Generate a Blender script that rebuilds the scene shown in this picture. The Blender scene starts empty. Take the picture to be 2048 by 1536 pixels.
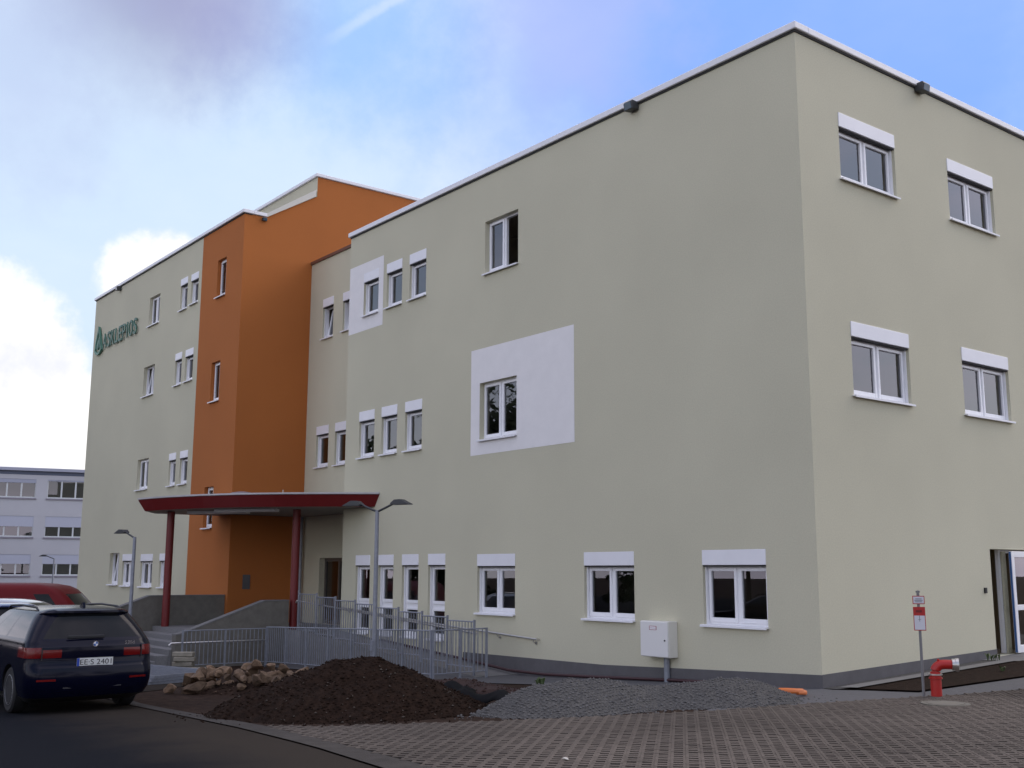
import bpy, bmesh, math, random
from mathutils import Vector, Matrix, noise as mnoise
R = math.radians
sc = bpy.context.scene
col = sc.collection

# ------------------------------------------------------------------ camera
F_PX = 2196.036
PITCH, ROLL, YAW = R(9.72905), R(0.17696), R(52.15335)
CAM = Vector((10.89545, -14.57808, 1.7535))
fw = Vector((-math.sin(YAW)*math.cos(PITCH), math.cos(YAW)*math.cos(PITCH), math.sin(PITCH)))
r0 = Vector((math.cos(YAW), math.sin(YAW), 0))
u0 = r0.cross(fw)
rt = r0*math.cos(ROLL) + u0*math.sin(ROLL)
up = u0*math.cos(ROLL) - r0*math.sin(ROLL)
cd = bpy.data.cameras.new('camera')
cd.sensor_width = 36; cd.lens = F_PX/2048*36; cd.clip_start = .1; cd.clip_end = 3000
cam = bpy.data.objects.new('camera', cd); col.objects.link(cam)
cam.matrix_world = Matrix(((rt.x, up.x, -fw.x, CAM.x), (rt.y, up.y, -fw.y, CAM.y), (rt.z, up.z, -fw.z, CAM.z), (0, 0, 0, 1)))
sc.camera = cam
def px_dir(x, y): return (fw*F_PX + rt*(x-1024) - up*(y-768)).normalized()
def to_px(p):
    d = Vector(p)-CAM; z = d.dot(fw)
    return (1024+F_PX*d.dot(rt)/z, 768-F_PX*d.dot(up)/z, z) if z > .1 else (-9e9, -9e9, z)

# ------------------------------------------------------------------ world, sun, exposure
SUN_EL, SUN_AZ = R(40), R(9)          # the sun stands behind the building, veiled by cloud
sun_dir = Vector((math.sin(SUN_AZ)*math.cos(SUN_EL), math.cos(SUN_AZ)*math.cos(SUN_EL), math.sin(SUN_EL)))
sl = bpy.data.lights.new('sun', 'SUN'); sl.energy = .50; sl.angle = R(35); sl.color = (1, .88, .72)
so = bpy.data.objects.new('sun', sl); col.objects.link(so)
so.rotation_euler = (-sun_dir).to_track_quat('-Z', 'Y').to_euler()
w = bpy.data.worlds.new('World'); sc.world = w; w.use_nodes = True
nt = w.node_tree; N = nt.nodes; L = nt.links
for n in list(N): N.remove(n)
def nd(t, **k):
    n = N.new(t)
    for a, b in k.items(): setattr(n, a, b)
    return n
def wire(a, b): L.new(a, b)
def sky_math(op, a, b=None, clamp=False):
    n = nd('ShaderNodeMath', operation=op); n.use_clamp = clamp
    for i, v in enumerate((a, b)):
        if v is None: continue
        if isinstance(v, (int, float)): n.inputs[i].default_value = v
        else: wire(v, n.inputs[i])
    return n.outputs[0]
def sky_mix(f, a, b):
    n = nd('ShaderNodeMix', data_type='RGBA')
    for i, v in ((0, f), (6, a), (7, b)):
        if isinstance(v, (int, float)): n.inputs[i].default_value = v
        elif isinstance(v, tuple): n.inputs[i].default_value = (*v, 1)
        else: wire(v, n.inputs[i])
    return n.outputs[2]
def sky_range(v, a, b, c=0., d=1.):
    n = nd('ShaderNodeMapRange', interpolation_type='SMOOTHSTEP')
    wire(v, n.inputs[0])
    for i, x in enumerate((a, b, c, d)): n.inputs[i+1].default_value = x
    return n.outputs[0]
geo = nd('ShaderNodeTexCoord'); dirv = geo.outputs['Generated']
skyt = nd('ShaderNodeTexSky', sky_type='NISHITA'); skyt.sun_disc = False
skyt.sun_elevation = SUN_EL; skyt.sun_rotation = SUN_AZ
skyt.altitude = 200; skyt.air_density = 1.3; skyt.dust_density = 1.2; skyt.ozone_density = 2.0
sep = nd('ShaderNodeSeparateXYZ'); wire(dirv, sep.inputs[0])
def sky_noise(vec, scale, detail, rough=.55, off=0.):
    mp = nd('ShaderNodeMapping'); wire(vec, mp.inputs[0]); mp.inputs['Location'].default_value = (off, off*.7, off*.3)
    n = nd('ShaderNodeTexNoise'); wire(mp.outputs[0], n.inputs['Vector'])
    n.inputs['Scale'].default_value = scale; n.inputs['Detail'].default_value = detail; n.inputs['Roughness'].default_value = rough
    return n.outputs['Fac']
# project the direction on a cloud ceiling so that clouds flatten towards the horizon
den = sky_math('ADD', sky_math('ABSOLUTE', sep.outputs['Z']), .22)
cmb = nd('ShaderNodeCombineXYZ')
wire(sky_math('DIVIDE', sep.outputs['X'], den), cmb.inputs[0]); wire(sky_math('DIVIDE', sep.outputs['Y'], den), cmb.inputs[1])
ceil_v = cmb.outputs[0]
veil = sky_range(sky_noise(ceil_v, 1.15, 6, .6, 3.1), .38, .72)
dark = sky_range(sky_noise(ceil_v, .8, 5, .55, 9.7), .52, .74)
warp = sky_noise(dirv, 7.5, 7, .6, 1.3)
fine = sky_noise(dirv, 22, 6, .6, 5.3)
def blob(x, y, rad, soft, wob):
    d = px_dir(x, y)
    v = nd('ShaderNodeVectorMath', operation='DISTANCE'); wire(dirv, v.inputs[0]); v.inputs[1].default_value = d
    q = sky_math('ADD', v.outputs['Value'], sky_math('MULTIPLY', sky_math('SUBTRACT', warp, .5), -wob))
    q = sky_math('ADD', q, sky_math('MULTIPLY', sky_math('SUBTRACT', fine, .5), -wob*.45))
    return sky_range(q, rad, rad-soft)
BG = 0.075
nish = nd('ShaderNodeVectorMath', operation='SCALE'); wire(skyt.outputs[0], nish.inputs[0]); nish.inputs['Scale'].default_value = BG*1.2
cl = nish.outputs[0]
hz = sky_range(sep.outputs['Z'], .42, -.02)
cl = sky_mix(sky_math('MULTIPLY', hz, .75), cl, (.74, .71, .80))          # pale band towards the horizon
cl = sky_mix(sky_math('MULTIPLY', veil, .85), cl, (.92, .83, .95))        # thin high cloud
cl = sky_mix(sky_math('MULTIPLY', dark, .40), cl, (.44, .41, .55))        # grey violet cloud
cl = sky_mix(sky_math('MULTIPLY', blob(380, 380, .46, .30, .15), .93), cl, (.33, .405, .50))
cl = sky_mix(sky_math('MULTIPLY', blob(1650, 60, .48, .36, .15), .93), cl, (.115, .215, .50))
cl = sky_mix(sky_math('MULTIPLY', blob(1180, 0, .13, .13, .22), .55), cl, (.25, .28, .46))
cl = sky_mix(sky_math('MULTIPLY', blob(680, 60, .14, .14, .20), .75), cl, (.155, .275, .50))
cl = sky_mix(sky_math('MULTIPLY', blob(300, -60, .14, .13, .07), .74), cl, (.145, .145, .24))
cl = sky_mix(sky_math('MULTIPLY', blob(470, 30, .10, .10, .09), .55), cl, (.19, .19, .32))
cl = sky_mix(sky_math('MULTIPLY', blob(60, 120, .13, .13, .20), .45), cl, (.24, .28, .42))
tn = px_dir(650, 84).cross(px_dir(800, -6)).normalized()                 # a vapour trail
dt_ = nd('ShaderNodeVectorMath', operation='DOT_PRODUCT'); wire(dirv, dt_.inputs[0]); dt_.inputs[1].default_value = tn
tw = sky_math('ADD', sky_math('ABSOLUTE', dt_.outputs['Value']), sky_math('MULTIPLY', sky_math('SUBTRACT', fine, .5), .012))
cl = sky_mix(sky_math('MULTIPLY', sky_math('MULTIPLY', sky_range(tw, .0065, .0005), blob(755, 20, .065, .05, .02)), .30), cl, (.44, .47, .53))
puff = sky_math('MAXIMUM', blob(330, 580, .058, .016, .07), sky_math('MAXIMUM', blob(-60, 780, .108, .02, .09), blob(60, 940, .10, .03, .10)))
cum = sky_mix(sky_range(warp, .30, .52), (.43, .44, .51), (.56, .55, .54))
cl = sky_mix(puff, cl, cum)
bgn = nd('ShaderNodeBackground'); wire(cl, bgn.inputs[0]); bgn.inputs[1].default_value = 1.0
wo = nd('ShaderNodeOutputWorld'); wire(bgn.outputs[0], wo.inputs[0])
sc.view_settings.view_transform = 'Standard'; sc.view_settings.look = 'None'
sc.view_settings.gamma = 1; sc.view_settings.exposure = 1.05; sc.view_settings.use_curve_mapping = False
sc.render.engine = 'CYCLES'
sc.cycles.max_bounces = 8; sc.cycles.transparent_max_bounces = 12

# ------------------------------------------------------------------ materials
MATS = {}
def M(name, c, rough=.8, metal=0., var=.0, scale=4., bump=0., bscale=80., c2=None, spec=.5, coat=0., rnd=0., var2=0.):
    if name in MATS: return MATS[name]
    m = bpy.data.materials.new(name); m.use_nodes = True; MATS[name] = m
    t = m.node_tree; b = t.nodes['Principled BSDF']
    b.inputs['Roughness'].default_value = rough; b.inputs['Metallic'].default_value = metal
    b.inputs['Specular IOR Level'].default_value = spec; b.inputs['Coat Weight'].default_value = coat
    b.inputs['Base Color'].default_value = (*c, 1)
    g = t.nodes.new('ShaderNodeNewGeometry')
    out = None
    if var or c2:
        n = t.nodes.new('ShaderNodeTexNoise'); n.inputs['Scale'].default_value = scale; n.inputs['Detail'].default_value = 8; n.inputs['Roughness'].default_value = .62
        t.links.new(g.outputs['Position'], n.inputs['Vector'])
        mr = t.nodes.new('ShaderNodeMapRange'); t.links.new(n.outputs['Fac'], mr.inputs[0]); mr.inputs[1].default_value = .3; mr.inputs[2].default_value = .7
        mx = t.nodes.new('ShaderNodeMix'); mx.data_type = 'RGBA'; t.links.new(mr.outputs[0], mx.inputs[0])
        mx.inputs[6].default_value = (*[x*(1-var) for x in c], 1)
        mx.inputs[7].default_value = (*(c2 or [min(1, x*(1+var)) for x in c]), 1)
        out = mx.outputs[2]
    if var2:                                   # large soft patches
        n = t.nodes.new('ShaderNodeTexNoise'); n.inputs['Scale'].default_value = .35; n.inputs['Detail'].default_value = 4
        t.links.new(g.outputs['Position'], n.inputs['Vector'])
        mr = t.nodes.new('ShaderNodeMapRange'); t.links.new(n.outputs['Fac'], mr.inputs[0])
        mr.inputs[1].default_value = .3; mr.inputs[2].default_value = .7; mr.inputs[3].default_value = 1-var2; mr.inputs[4].default_value = 1+var2
        vs = t.nodes.new('ShaderNodeVectorMath'); vs.operation = 'SCALE'
        if out: t.links.new(out, vs.inputs[0])
        else: vs.inputs[0].default_value = c
        t.links.new(mr.outputs[0], vs.inputs['Scale']); out = vs.outputs[0]
    if rnd:
        oi = t.nodes.new('ShaderNodeObjectInfo'); hv = t.nodes.new('ShaderNodeHueSaturation')
        mr = t.nodes.new('ShaderNodeMapRange'); t.links.new(oi.outputs['Random'], mr.inputs[0]); mr.inputs[3].default_value = 1-rnd; mr.inputs[4].default_value = 1+rnd
        t.links.new(mr.outputs[0], hv.inputs['Value'])
        if out: t.links.new(out, hv.inputs['Color'])
        else: hv.inputs['Color'].default_value = (*c, 1)
        out = hv.outputs[0]
    if out: t.links.new(out, b.inputs['Base Color'])
    if bump:
        n = t.nodes.new('ShaderNodeTexNoise'); n.inputs['Scale'].default_value = bscale; n.inputs['Detail'].default_value = 6
        t.links.new(g.outputs['Position'], n.inputs['Vector'])
        bm_ = t.nodes.new('ShaderNodeBump'); bm_.inputs['Strength'].default_value = bump; bm_.inputs['Distance'].default_value = .02
        t.links.new(n.outputs['Fac'], bm_.inputs['Height']); t.links.new(bm_.outputs[0], b.inputs['Normal'])
    return m
def glass(name, tint, ior, rough=0.0):
    m = bpy.data.materials.new(name); m.use_nodes = True; MATS[name] = m
    t = m.node_tree; t.nodes.remove(t.nodes['Principled BSDF'])
    fr = t.nodes.new('ShaderNodeFresnel'); fr.inputs['IOR'].default_value = ior
    tr = t.nodes.new('ShaderNodeBsdfTransparent'); tr.inputs[0].default_value = (*tint, 1)
    gl = t.nodes.new('ShaderNodeBsdfGlossy'); gl.inputs['Roughness'].default_value = rough; gl.inputs[0].default_value = (.95, .95, 1, 1)
    mx = t.nodes.new('ShaderNodeMixShader')
    t.links.new(fr.outputs[0], mx.inputs[0]); t.links.new(tr.outputs[0], mx.inputs[1]); t.links.new(gl.outputs[0], mx.inputs[2])
    t.links.new(mx.outputs[0], t.nodes['Material Output'].inputs[0])
    return m
CREAM = M('cream_plaster', (.605, .580, .430), .95, var=.07, scale=40, bump=.4, bscale=110, var2=.045)
ORANGE = M('orange_plaster', (.45, .145, .033), .95, var=.08, scale=40, bump=.4, bscale=110, var2=.05)
WHITEP = M('white_wall_paint', (.87, .85, .83), .9, var=.03, scale=3, bump=.3, bscale=110)
PLINTH = M('grey_plinth', (.12, .115, .117), .9, var=.12, scale=3, bump=.3, bscale=90, var2=.1)
UPVC = M('white_upvc', (.88, .88, .89), .35, var=.02, scale=5)
ALU = M('white_aluminium', (.86, .86, .88), .4, var=.03, scale=2)
ALUG = M('brown_flashing', (.16, .075, .05), .5)
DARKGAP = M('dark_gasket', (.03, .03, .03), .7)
ROOM = M('room_plaster', (.42, .38, .30), .9)
ROOFM = M('roof_gravel', (.2, .2, .2), .95, var=.2, scale=12)
GLASS = glass('window_glass', (.66, .70, .70), 2.0)
REDM = M('dark_red_paint', (.16, .012, .012), .45, var=.06, scale=3)
SOFFIT = M('soffit_board', (.24, .22, .20), .7, var=.05)
LAMPW = M('soffit_fitting', (.75, .74, .72), .5)
CONC = M('concrete', (.165, .154, .130), .92, var=.16, scale=5, bump=.3, bscale=60, var2=.12)
CONCL = M('light_concrete', (.17, .166, .16), .9, var=.12, scale=6, bump=.3, bscale=60)
STEPM = M('granite_step', (.23, .225, .22), .85, var=.15, scale=30, bump=.2, bscale=120)
GALV = M('galvanised_steel', (.27, .285, .32), .5, metal=.3, var=.14, scale=9)
STAIN = M('stainless_steel', (.60, .58, .55), .3, metal=.9)
ANTH = M('anthracite_metal', (.045, .048, .05), .5)
BLACK = M('black_plastic', (.012, .012, .013), .55)
RUBBER = M('rubber', (.012, .012, .013), .8, bump=.2, bscale=60)
SOIL = M('brown_soil', (.036, .022, .015), .97, spec=.1, var=.45, scale=7, bump=.9, bscale=26, var2=.15)
HEAPM = M('heap_soil', (.020, .0115, .0076), .97, spec=.08, var=.5, scale=11, bump=1.0, bscale=30)
REDSOIL = M('red_soil', (.034, .0145, .0095), .97, var=.35, scale=6, bump=.8, bscale=30)
GRAVEL = M('grey_gravel', (.090, .087, .082), .95, spec=.2, var=.4, scale=28, bump=1.0, bscale=45)
GRST = M('gravel_stone', (.118, .114, .109), .9, spec=.2, var=.35, scale=15)
PAVER = M('paver_concrete', (.108, .090, .075), .95, spec=.2, var=.18, scale=9, bump=.4, bscale=90, var2=.26, rnd=.10)
SLOT = M('slot_soil', (.0055, .0034, .003), .97, spec=.08, var=.4, scale=20)
SIDEW = M('sidewalk_paving', (.105, .104, .106), .9, spec=.2, var=.12, scale=14, bump=.4, bscale=40, var2=.08)
GUTTER = M('gutter_concrete', (.060, .053, .046), .93, spec=.2, var=.2, scale=5, bump=.4, bscale=70, var2=.15)
ROCK = M('sandstone', (.185, .120, .072), .93, var=.45, scale=9, bump=.6, bscale=25, rnd=.3)
TARMAC = M('asphalt', (.0100, .0112, .0148), .97, spec=.05, var=.3, scale=60, bump=.5, bscale=160)
def dusty_asphalt():
    m = TARMAC; t = m.node_tree; b = t.nodes['Principled BSDF']
    src = b.inputs['Base Color'].links[0].from_socket
    g = t.nodes.new('ShaderNodeNewGeometry'); s = t.nodes.new('ShaderNodeSeparateXYZ'); t.links.new(g.outputs['Position'], s.inputs[0])
    n = t.nodes.new('ShaderNodeTexNoise'); n.inputs['Scale'].default_value = .9; n.inputs['Detail'].default_value = 7; n.inputs['Distortion'].default_value = .6
    t.links.new(g.outputs['Position'], n.inputs['Vector'])
    def mth(op, a, c):
        k = t.nodes.new('ShaderNodeMath'); k.operation = op
        for i, v in enumerate((a, c)):
            if isinstance(v, (int, float)): k.inputs[i].default_value = v
            else: t.links.new(v, k.inputs[i])
        return k.outputs[0]
    e = mth('ADD', mth('ADD', s.outputs['Y'], mth('MULTIPLY', s.outputs['X'], .10)), mth('MULTIPLY', n.outputs['Fac'], 1.6))
    mr = t.nodes.new('ShaderNodeMapRange'); mr.interpolation_type = 'SMOOTHSTEP'; t.links.new(e, mr.inputs[0])
    mr.inputs[1].default_value = -10.3; mr.inputs[2].default_value = -8.5; mr.inputs[4].default_value = .85
    mx = t.nodes.new('ShaderNodeMix'); mx.data_type = 'RGBA'; t.links.new(mr.outputs[0], mx.inputs[0]); t.links.new(src, mx.inputs[6])
    mx.inputs[7].default_value = (.050, .041, .032, 1); t.links.new(mx.outputs[2], b.inputs['Base Color'])
dusty_asphalt()

# ------------------------------------------------------------------ mesh helpers
class MB:
    def __init__(s): s.v = []; s.f = []; s.mi = []
    def face(s, pts, mi=0):
        k = len(s.v); s.v += [tuple(p) for p in pts]; s.f.append(tuple(range(k, k+len(pts)))); s.mi.append(mi); return s
    def box(s, x0, x1, y0, y1, z0, z1, mi=0):
        k = len(s.v)
        s.v += [(x0, y0, z0), (x1, y0, z0), (x1, y1, z0), (x0, y1, z0), (x0, y0, z1), (x1, y0, z1), (x1, y1, z1), (x0, y1, z1)]
        for q in ((3, 2, 1, 0), (4, 5, 6, 7), (0, 1, 5, 4), (1, 2, 6, 5), (2, 3, 7, 6), (3, 0, 4, 7)):
            s.f.append(tuple(k+i for i in q)); s.mi.append(mi)
        return s
    def prism(s, poly, axis, a, b, mi=0):
        """poly in the plane across axis; for 'x': (y,z); 'y': (x,z); 'z': (x,y)"""
        def P(p, t): return (t, p[0], p[1]) if axis == 'x' else (p[0], t, p[1]) if axis == 'y' else (p[0], p[1], t)
        k = len(s.v); n = len(poly)
        s.v += [P(p, a) for p in poly] + [P(p, b) for p in poly]
        s.f.append(tuple(k+i for i in range(n))[::-1]); s.f.append(tuple(k+n+i for i in range(n))); s.mi += [mi, mi]
        for i in range(n):
            j = (i+1) % n; s.f.append((k+i, k+j, k+n+j, k+n+i)); s.mi.append(mi)
        return s
    def tube(s, pts, r, n=10, mi=0, r2=None):
        pts = [Vector(p) for p in pts]; k = len(s.v)
        for i, p in enumerate(pts):
            d = (pts[min(i+1, len(pts)-1)]-pts[max(i-1, 0)]).normalized()
            a = d.orthogonal().normalized() if abs(d.z) > .99 else d.cross(Vector((0, 0, 1))).normalized(); b = d.cross(a)
            rr = r if r2 is None else r+(r2-r)*i/(len(pts)-1)
            s.v += [tuple(p+(a*math.cos(2*math.pi*j/n)+b*math.sin(2*math.pi*j/n))*rr) for j in range(n)]
        for i in range(len(pts)-1):
            for j in range(n):
                s.f.append((k+i*n+j, k+i*n+(j+1) % n, k+(i+1)*n+(j+1) % n, k+(i+1)*n+j)); s.mi.append(mi)
        s.f.append(tuple(k+j for j in range(n))[::-1]); s.f.append(tuple(k+(len(pts)-1)*n+j for j in range(n))); s.mi += [mi, mi]
        return s
    def lathe(s, prof, n=24, axis='z', c=(0, 0, 0), mi=0):
        k = len(s.v)
        for r, h in prof:
            for j in range(n):
                a = 2*math.pi*j/n; x, y = r*math.cos(a), r*math.sin(a)
                p = (x, y, h) if axis == 'z' else (x, h, y) if axis == 'y' else (h, x, y)
                s.v.append(tuple(p[i]+c[i] for i in range(3)))
        for i in range(len(prof)-1):
            for j in range(n):
                s.f.append((k+i*n+j, k+i*n+(j+1) % n, k+(i+1)*n+(j+1) % n, k+(i+1)*n+j)); s.mi.append(mi)
        if prof[0][0] > 1e-6: s.f.append(tuple(k+j for j in range(n))[::-1]); s.mi.append(mi)
        if prof[-1][0] > 1e-6: s.f.append(tuple(k+(len(prof)-1)*n+j for j in range(n))); s.mi.append(mi)
        return s
    def mesh(s, name, mats, smooth=False, fix=True, weld=False):
        m = bpy.data.meshes.new(name); m.from_pydata(s.v, [], s.f)
        for k in (mats if isinstance(mats, (list, tuple)) else [mats]): m.materials.append(k)
        m.polygons.foreach_set('material_index', s.mi)
        if fix or weld:
            b = bmesh.new(); b.from_mesh(m)
            if weld: bmesh.ops.remove_doubles(b, verts=b.verts, dist=1e-4)
            if fix: bmesh.ops.recalc_face_normals(b, faces=b.faces)
            b.to_mesh(m); b.free()
        if smooth: m.polygons.foreach_set('use_smooth', [True]*len(m.polygons)); m.set_sharp_from_angle(angle=R(38))
        m.update(); return m
    def build(s, name, mats, parent=None, smooth=False, loc=None, rz=0., fix=True, weld=False):
        return link(s.mesh(name, mats, smooth, fix, weld), name, parent, loc, rz)
def link(mesh, name, parent=None, loc=None, rz=0.):
    o = bpy.data.objects.new(name, mesh); col.objects.link(o); o.parent = parent
    if loc is not None: o.location = loc
    if rz: o.rotation_euler = (0, 0, rz)
    return o
def tag(o, label=None, cat=None, group=None, kind=None):
    for k, v in (('label', label), ('category', cat), ('group', group), ('kind', kind)):
        if v: o[k] = v
    return o
def empty(name, loc, rz=0., parent=None):
    o = bpy.data.objects.new(name, None); col.objects.link(o); o.location = loc; o.rotation_euler = (0, 0, rz); o.parent = parent
    o.empty_display_size = .3; return o
def bevel(o, wdt, seg=2):
    b = o.modifiers.new('bevel', 'BEVEL'); b.width = wdt; b.segments = seg; b.limit_method = 'ANGLE'; return o
def text_mesh(s, size, extrude, mats, sx=1., off=0.):
    c = bpy.data.curves.new('text', 'FONT'); c.body = s; c.size = size; c.extrude = extrude; c.align_x = 'LEFT'; c.offset = off
    o = bpy.data.objects.new('text', c); col.objects.link(o)
    dg = bpy.context.evaluated_depsgraph_get(); m = bpy.data.meshes.new_from_object(o.evaluated_get(dg))
    bpy.data.objects.remove(o); bpy.data.curves.remove(c)
    for v in m.vertices: v.co.x *= sx
    m.materials.clear()
    for k in mats: m.materials.append(k)
    if len(mats) > 1:
        for p in m.polygons: p.material_index = 0 if abs(p.normal.z) > .7 else 1
    return m

# ------------------------------------------------------------------ ground
GX = [(-400, -.9), (-60, -.70), (-34, -.65), (-15, -.54), (-7, -.32), (0, 0), (3, .12), (6, .18), (10, .2), (400, .2)]
def gz(x, y):
    for (a, za), (b, zb) in zip(GX, GX[1:]):
        if a <= x <= b: z = za+(zb-za)*(x-a)/(b-a); break
    else: z = -.9 if x < 0 else .2
    return z + .047*min(max(y, 0), 12)
def clip_rect(poly, x0, x1, y0, y1):
    for ax, v, sgn in ((0, x0, 1), (0, x1, -1), (1, y0, 1), (1, y1, -1)):
        out = []
        for i, p in enumerate(poly):
            q = poly[(i+1) % len(poly)]; a = (p[ax]-v)*sgn; b = (q[ax]-v)*sgn
            if a >= 0: out.append(p)
            if (a >= 0) != (b >= 0):
                t = a/(a-b); out.append((p[0]+(q[0]-p[0])*t, p[1]+(q[1]-p[1])*t))
        poly = out
        if not poly: return []
    return poly
def steps(a, b):
    out = [a]; x = a
    while x < b-1e-6:
        s = 1 if -40 <= x < 30 else 20
        x = min(b, (math.floor(x/s+1e-6)+1)*s); out.append(x)
    return out
def sheet(name, poly, off, mat, parent=None):
    xs = [p[0] for p in poly]; ys = [p[1] for p in poly]; mb = MB()
    X = steps(min(xs), max(xs)); Y = sorted(set(steps(min(ys), max(ys)) if max(ys)-min(ys) < 80 else [min(ys), -60, -30, -15, 0, 6, 12, 40, max(ys)]))
    Y = [y for y in Y if min(ys) <= y <= max(ys)]
    for a, b in zip(X, X[1:]):
        for c, d in zip(Y, Y[1:]):
            q = clip_rect(poly, a, b, c, d)
            if len(q) >= 3: mb.face([(x, y, gz(x, y)+off) for x, y in q])
    m = mb.mesh(name, mat, fix=False, weld=True)
    for p in m.polygons:
        if p.normal.z < 0: p.flip()
    return link(m, name, parent)
tag(sheet('ground', [(-400, -400), (400, -400), (400, 400), (-400, 400)], -.06, SOIL), kind='structure')
tag(sheet('road', [(60, -19), (10.5, -10.75), (2.48, -9.42), (.74, -9.12), (-1.9, -8.78), (-5.8, -8.45), (-8.9, -8.2), (-9.6, -6.9), (-11.0, -5.1), (-13.5, -4.85), (-24, -4.85), (-80, -3), (-80, -70), (60, -70)], -.012, TARMAC), kind='structure')
tag(sheet('gutter', [(2.48, -9.41), (.74, -9.11), (-1.9, -8.77), (-5.8, -8.44), (-8.8, -8.19), (-8.8, -7.95), (-5.8, -8.24), (-1.89, -8.47), (.98, -8.85), (2.8, -9.10), (10.5, -10.38), (60, -18.6), (60, -18.98), (10.5, -10.74)], 0.0, GUTTER), kind='structure')
tag(sheet('soil_plot', [(-8.8, -7.94), (-5.8, -8.23), (-1.9, -8.46), (-1.17, -8.05), (-.12, -6.55), (.46, -5.47), (1.07, -3.91), (.5, -2.7), (-2, -2.3), (-5, -1.75), (-7.55, -2.25), (-15.15, -2.35), (-15.15, -4.4), (-13.5, -4.8), (-11, -5.05), (-9.6, -6.85), (-8.9, -8.1)], -.02, SOIL), kind='structure')
tag(sheet('sidewalk', [(-15.15, 0), (-15.15, -2.33), (-7.55, -2.23), (-5, -1.73), (-2, -2.28), (.5, -2.68), (1.07, -3.90), (1.49, -2.06), (2.03, -.24), (2.68, 1.0), (3.9, 4), (5.9, 9), (4.9, 9), (2.75, 4.75), (2.35, 4.6), (1.99, 2.33), (1.58, .11), (.60, .03), (.26, -.1), (0, 0)], -.008, SIDEW), kind='structure')
tag(sheet('planting_bed', [(.62, .05), (1.56, .13), (1.97, 2.33), (2.33, 4.58), (.80, 4.58)], .015, HEAPM), kind='structure')
tag(sheet('kerb_strip', [(.30, .02), (.60, .04), (.79, 4.6), (.50, 4.6)], .03, CONCL), kind='structure')
tag(sheet('gravel_strip', [(0, .02), (.29, .02), (.49, 4.6), (0, 4.6)], -.005, GRAVEL), kind='structure')
tag(sheet('door_path', [(0, 4.62), (2.36, 4.62), (2.8, 4.8), (4.8, 9), (0, 9)], .0, CONCL), kind='structure')

# slotted paving, each stone a block with a drainage notch, laid at 45 degrees
PV = [(-1.89, -8.46), (-1.17, -8.04), (-.12, -6.54), (.46, -5.46), (1.07, -3.90), (1.49, -2.05), (2.04, -.24), (2.69, 1.0), (3.9, 4), (5.9, 9), (16, 9), (16, -11.25), (10.5, -10.37), (2.8, -9.08), (.98, -8.83)]
yard = tag(sheet('paved_yard', PV, -.007, SLOT), kind='structure')
def inside(x, y, poly):
    c = False
    for i in range(len(poly)):
        (x1, y1), (x2, y2) = poly[i], poly[i-1]
        if (y1 > y) != (y2 > y) and x < (x2-x1)*(y-y1)/(y2-y1)+x1: c = not c
    return c
PA, PB = .134, .122
pang = R(43.5)
pd_ = (-math.sin(pang), math.cos(pang)); pc_ = (math.cos(pang), math.sin(pang))
prof = [(0, 0), (PA-.0015, 0), (PA-.0015, PB-.0015), (.110, PB-.0015), (.110, .060), (.026, .060), (.026, PB-.0015), (0, PB-.0015)]
spots = []
for i in range(-80, 140):
    for j in range(-120, 150):
        x = 2+pc_[0]*PA*i+pd_[0]*PB*j; y = -5+pc_[1]*PA*i+pd_[1]*PB*j
        cx = x+pc_[0]*PA/2+pd_[0]*PB/2; cy = y+pc_[1]*PA/2+pd_[1]*PB/2
        if not inside(cx, cy, PV): continue
        q = to_px((cx, cy, gz(cx, cy)))
        if math.hypot(cx-CAM.x, cy-CAM.y) > 5 and q[2] > 2.5 and -1500 < q[0] < 3600: spots.append((q[2], x, y, -20 < q[0] < 2068 and q[1] < 1545))
spots.sort()
pm = MB().prism(prof, 'z', -.05, 0).mesh('paving_stone', PAVER, fix=True)
random.seed(4)
cnt = 0; rest = MB()
for d, x, y, vis in spots:
    z = gz(x+pc_[0]*PA/2, y+pc_[1]*PA/2)+random.uniform(-.002, .003)
    if vis and cnt < 300:
        cnt += 1; link(pm, 'paving_stone', yard, (x, y, z), pang)
    else:
        k = len(rest.v); n = len(prof)
        W = [(x+pc_[0]*a+pd_[0]*b, y+pc_[1]*a+pd_[1]*b) for a, b in prof]
        tl = random.uniform(-.003, .003)
        rest.v += [(*p, z+tl*(q[0]/PA-.5)) for p, q in zip(W, prof)] + [(*p, z-.04) for p in W]
        rest.f.append(tuple(k+t for t in range(n))); rest.mi.append(0)
        for t in range(n):
            u = (t+1) % n; rest.f.append((k+t, k+n+t, k+n+u, k+u)); rest.mi.append(0)
tag(rest.build('paving_stones', PAVER, yard, fix=False), kind='stuff')

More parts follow.
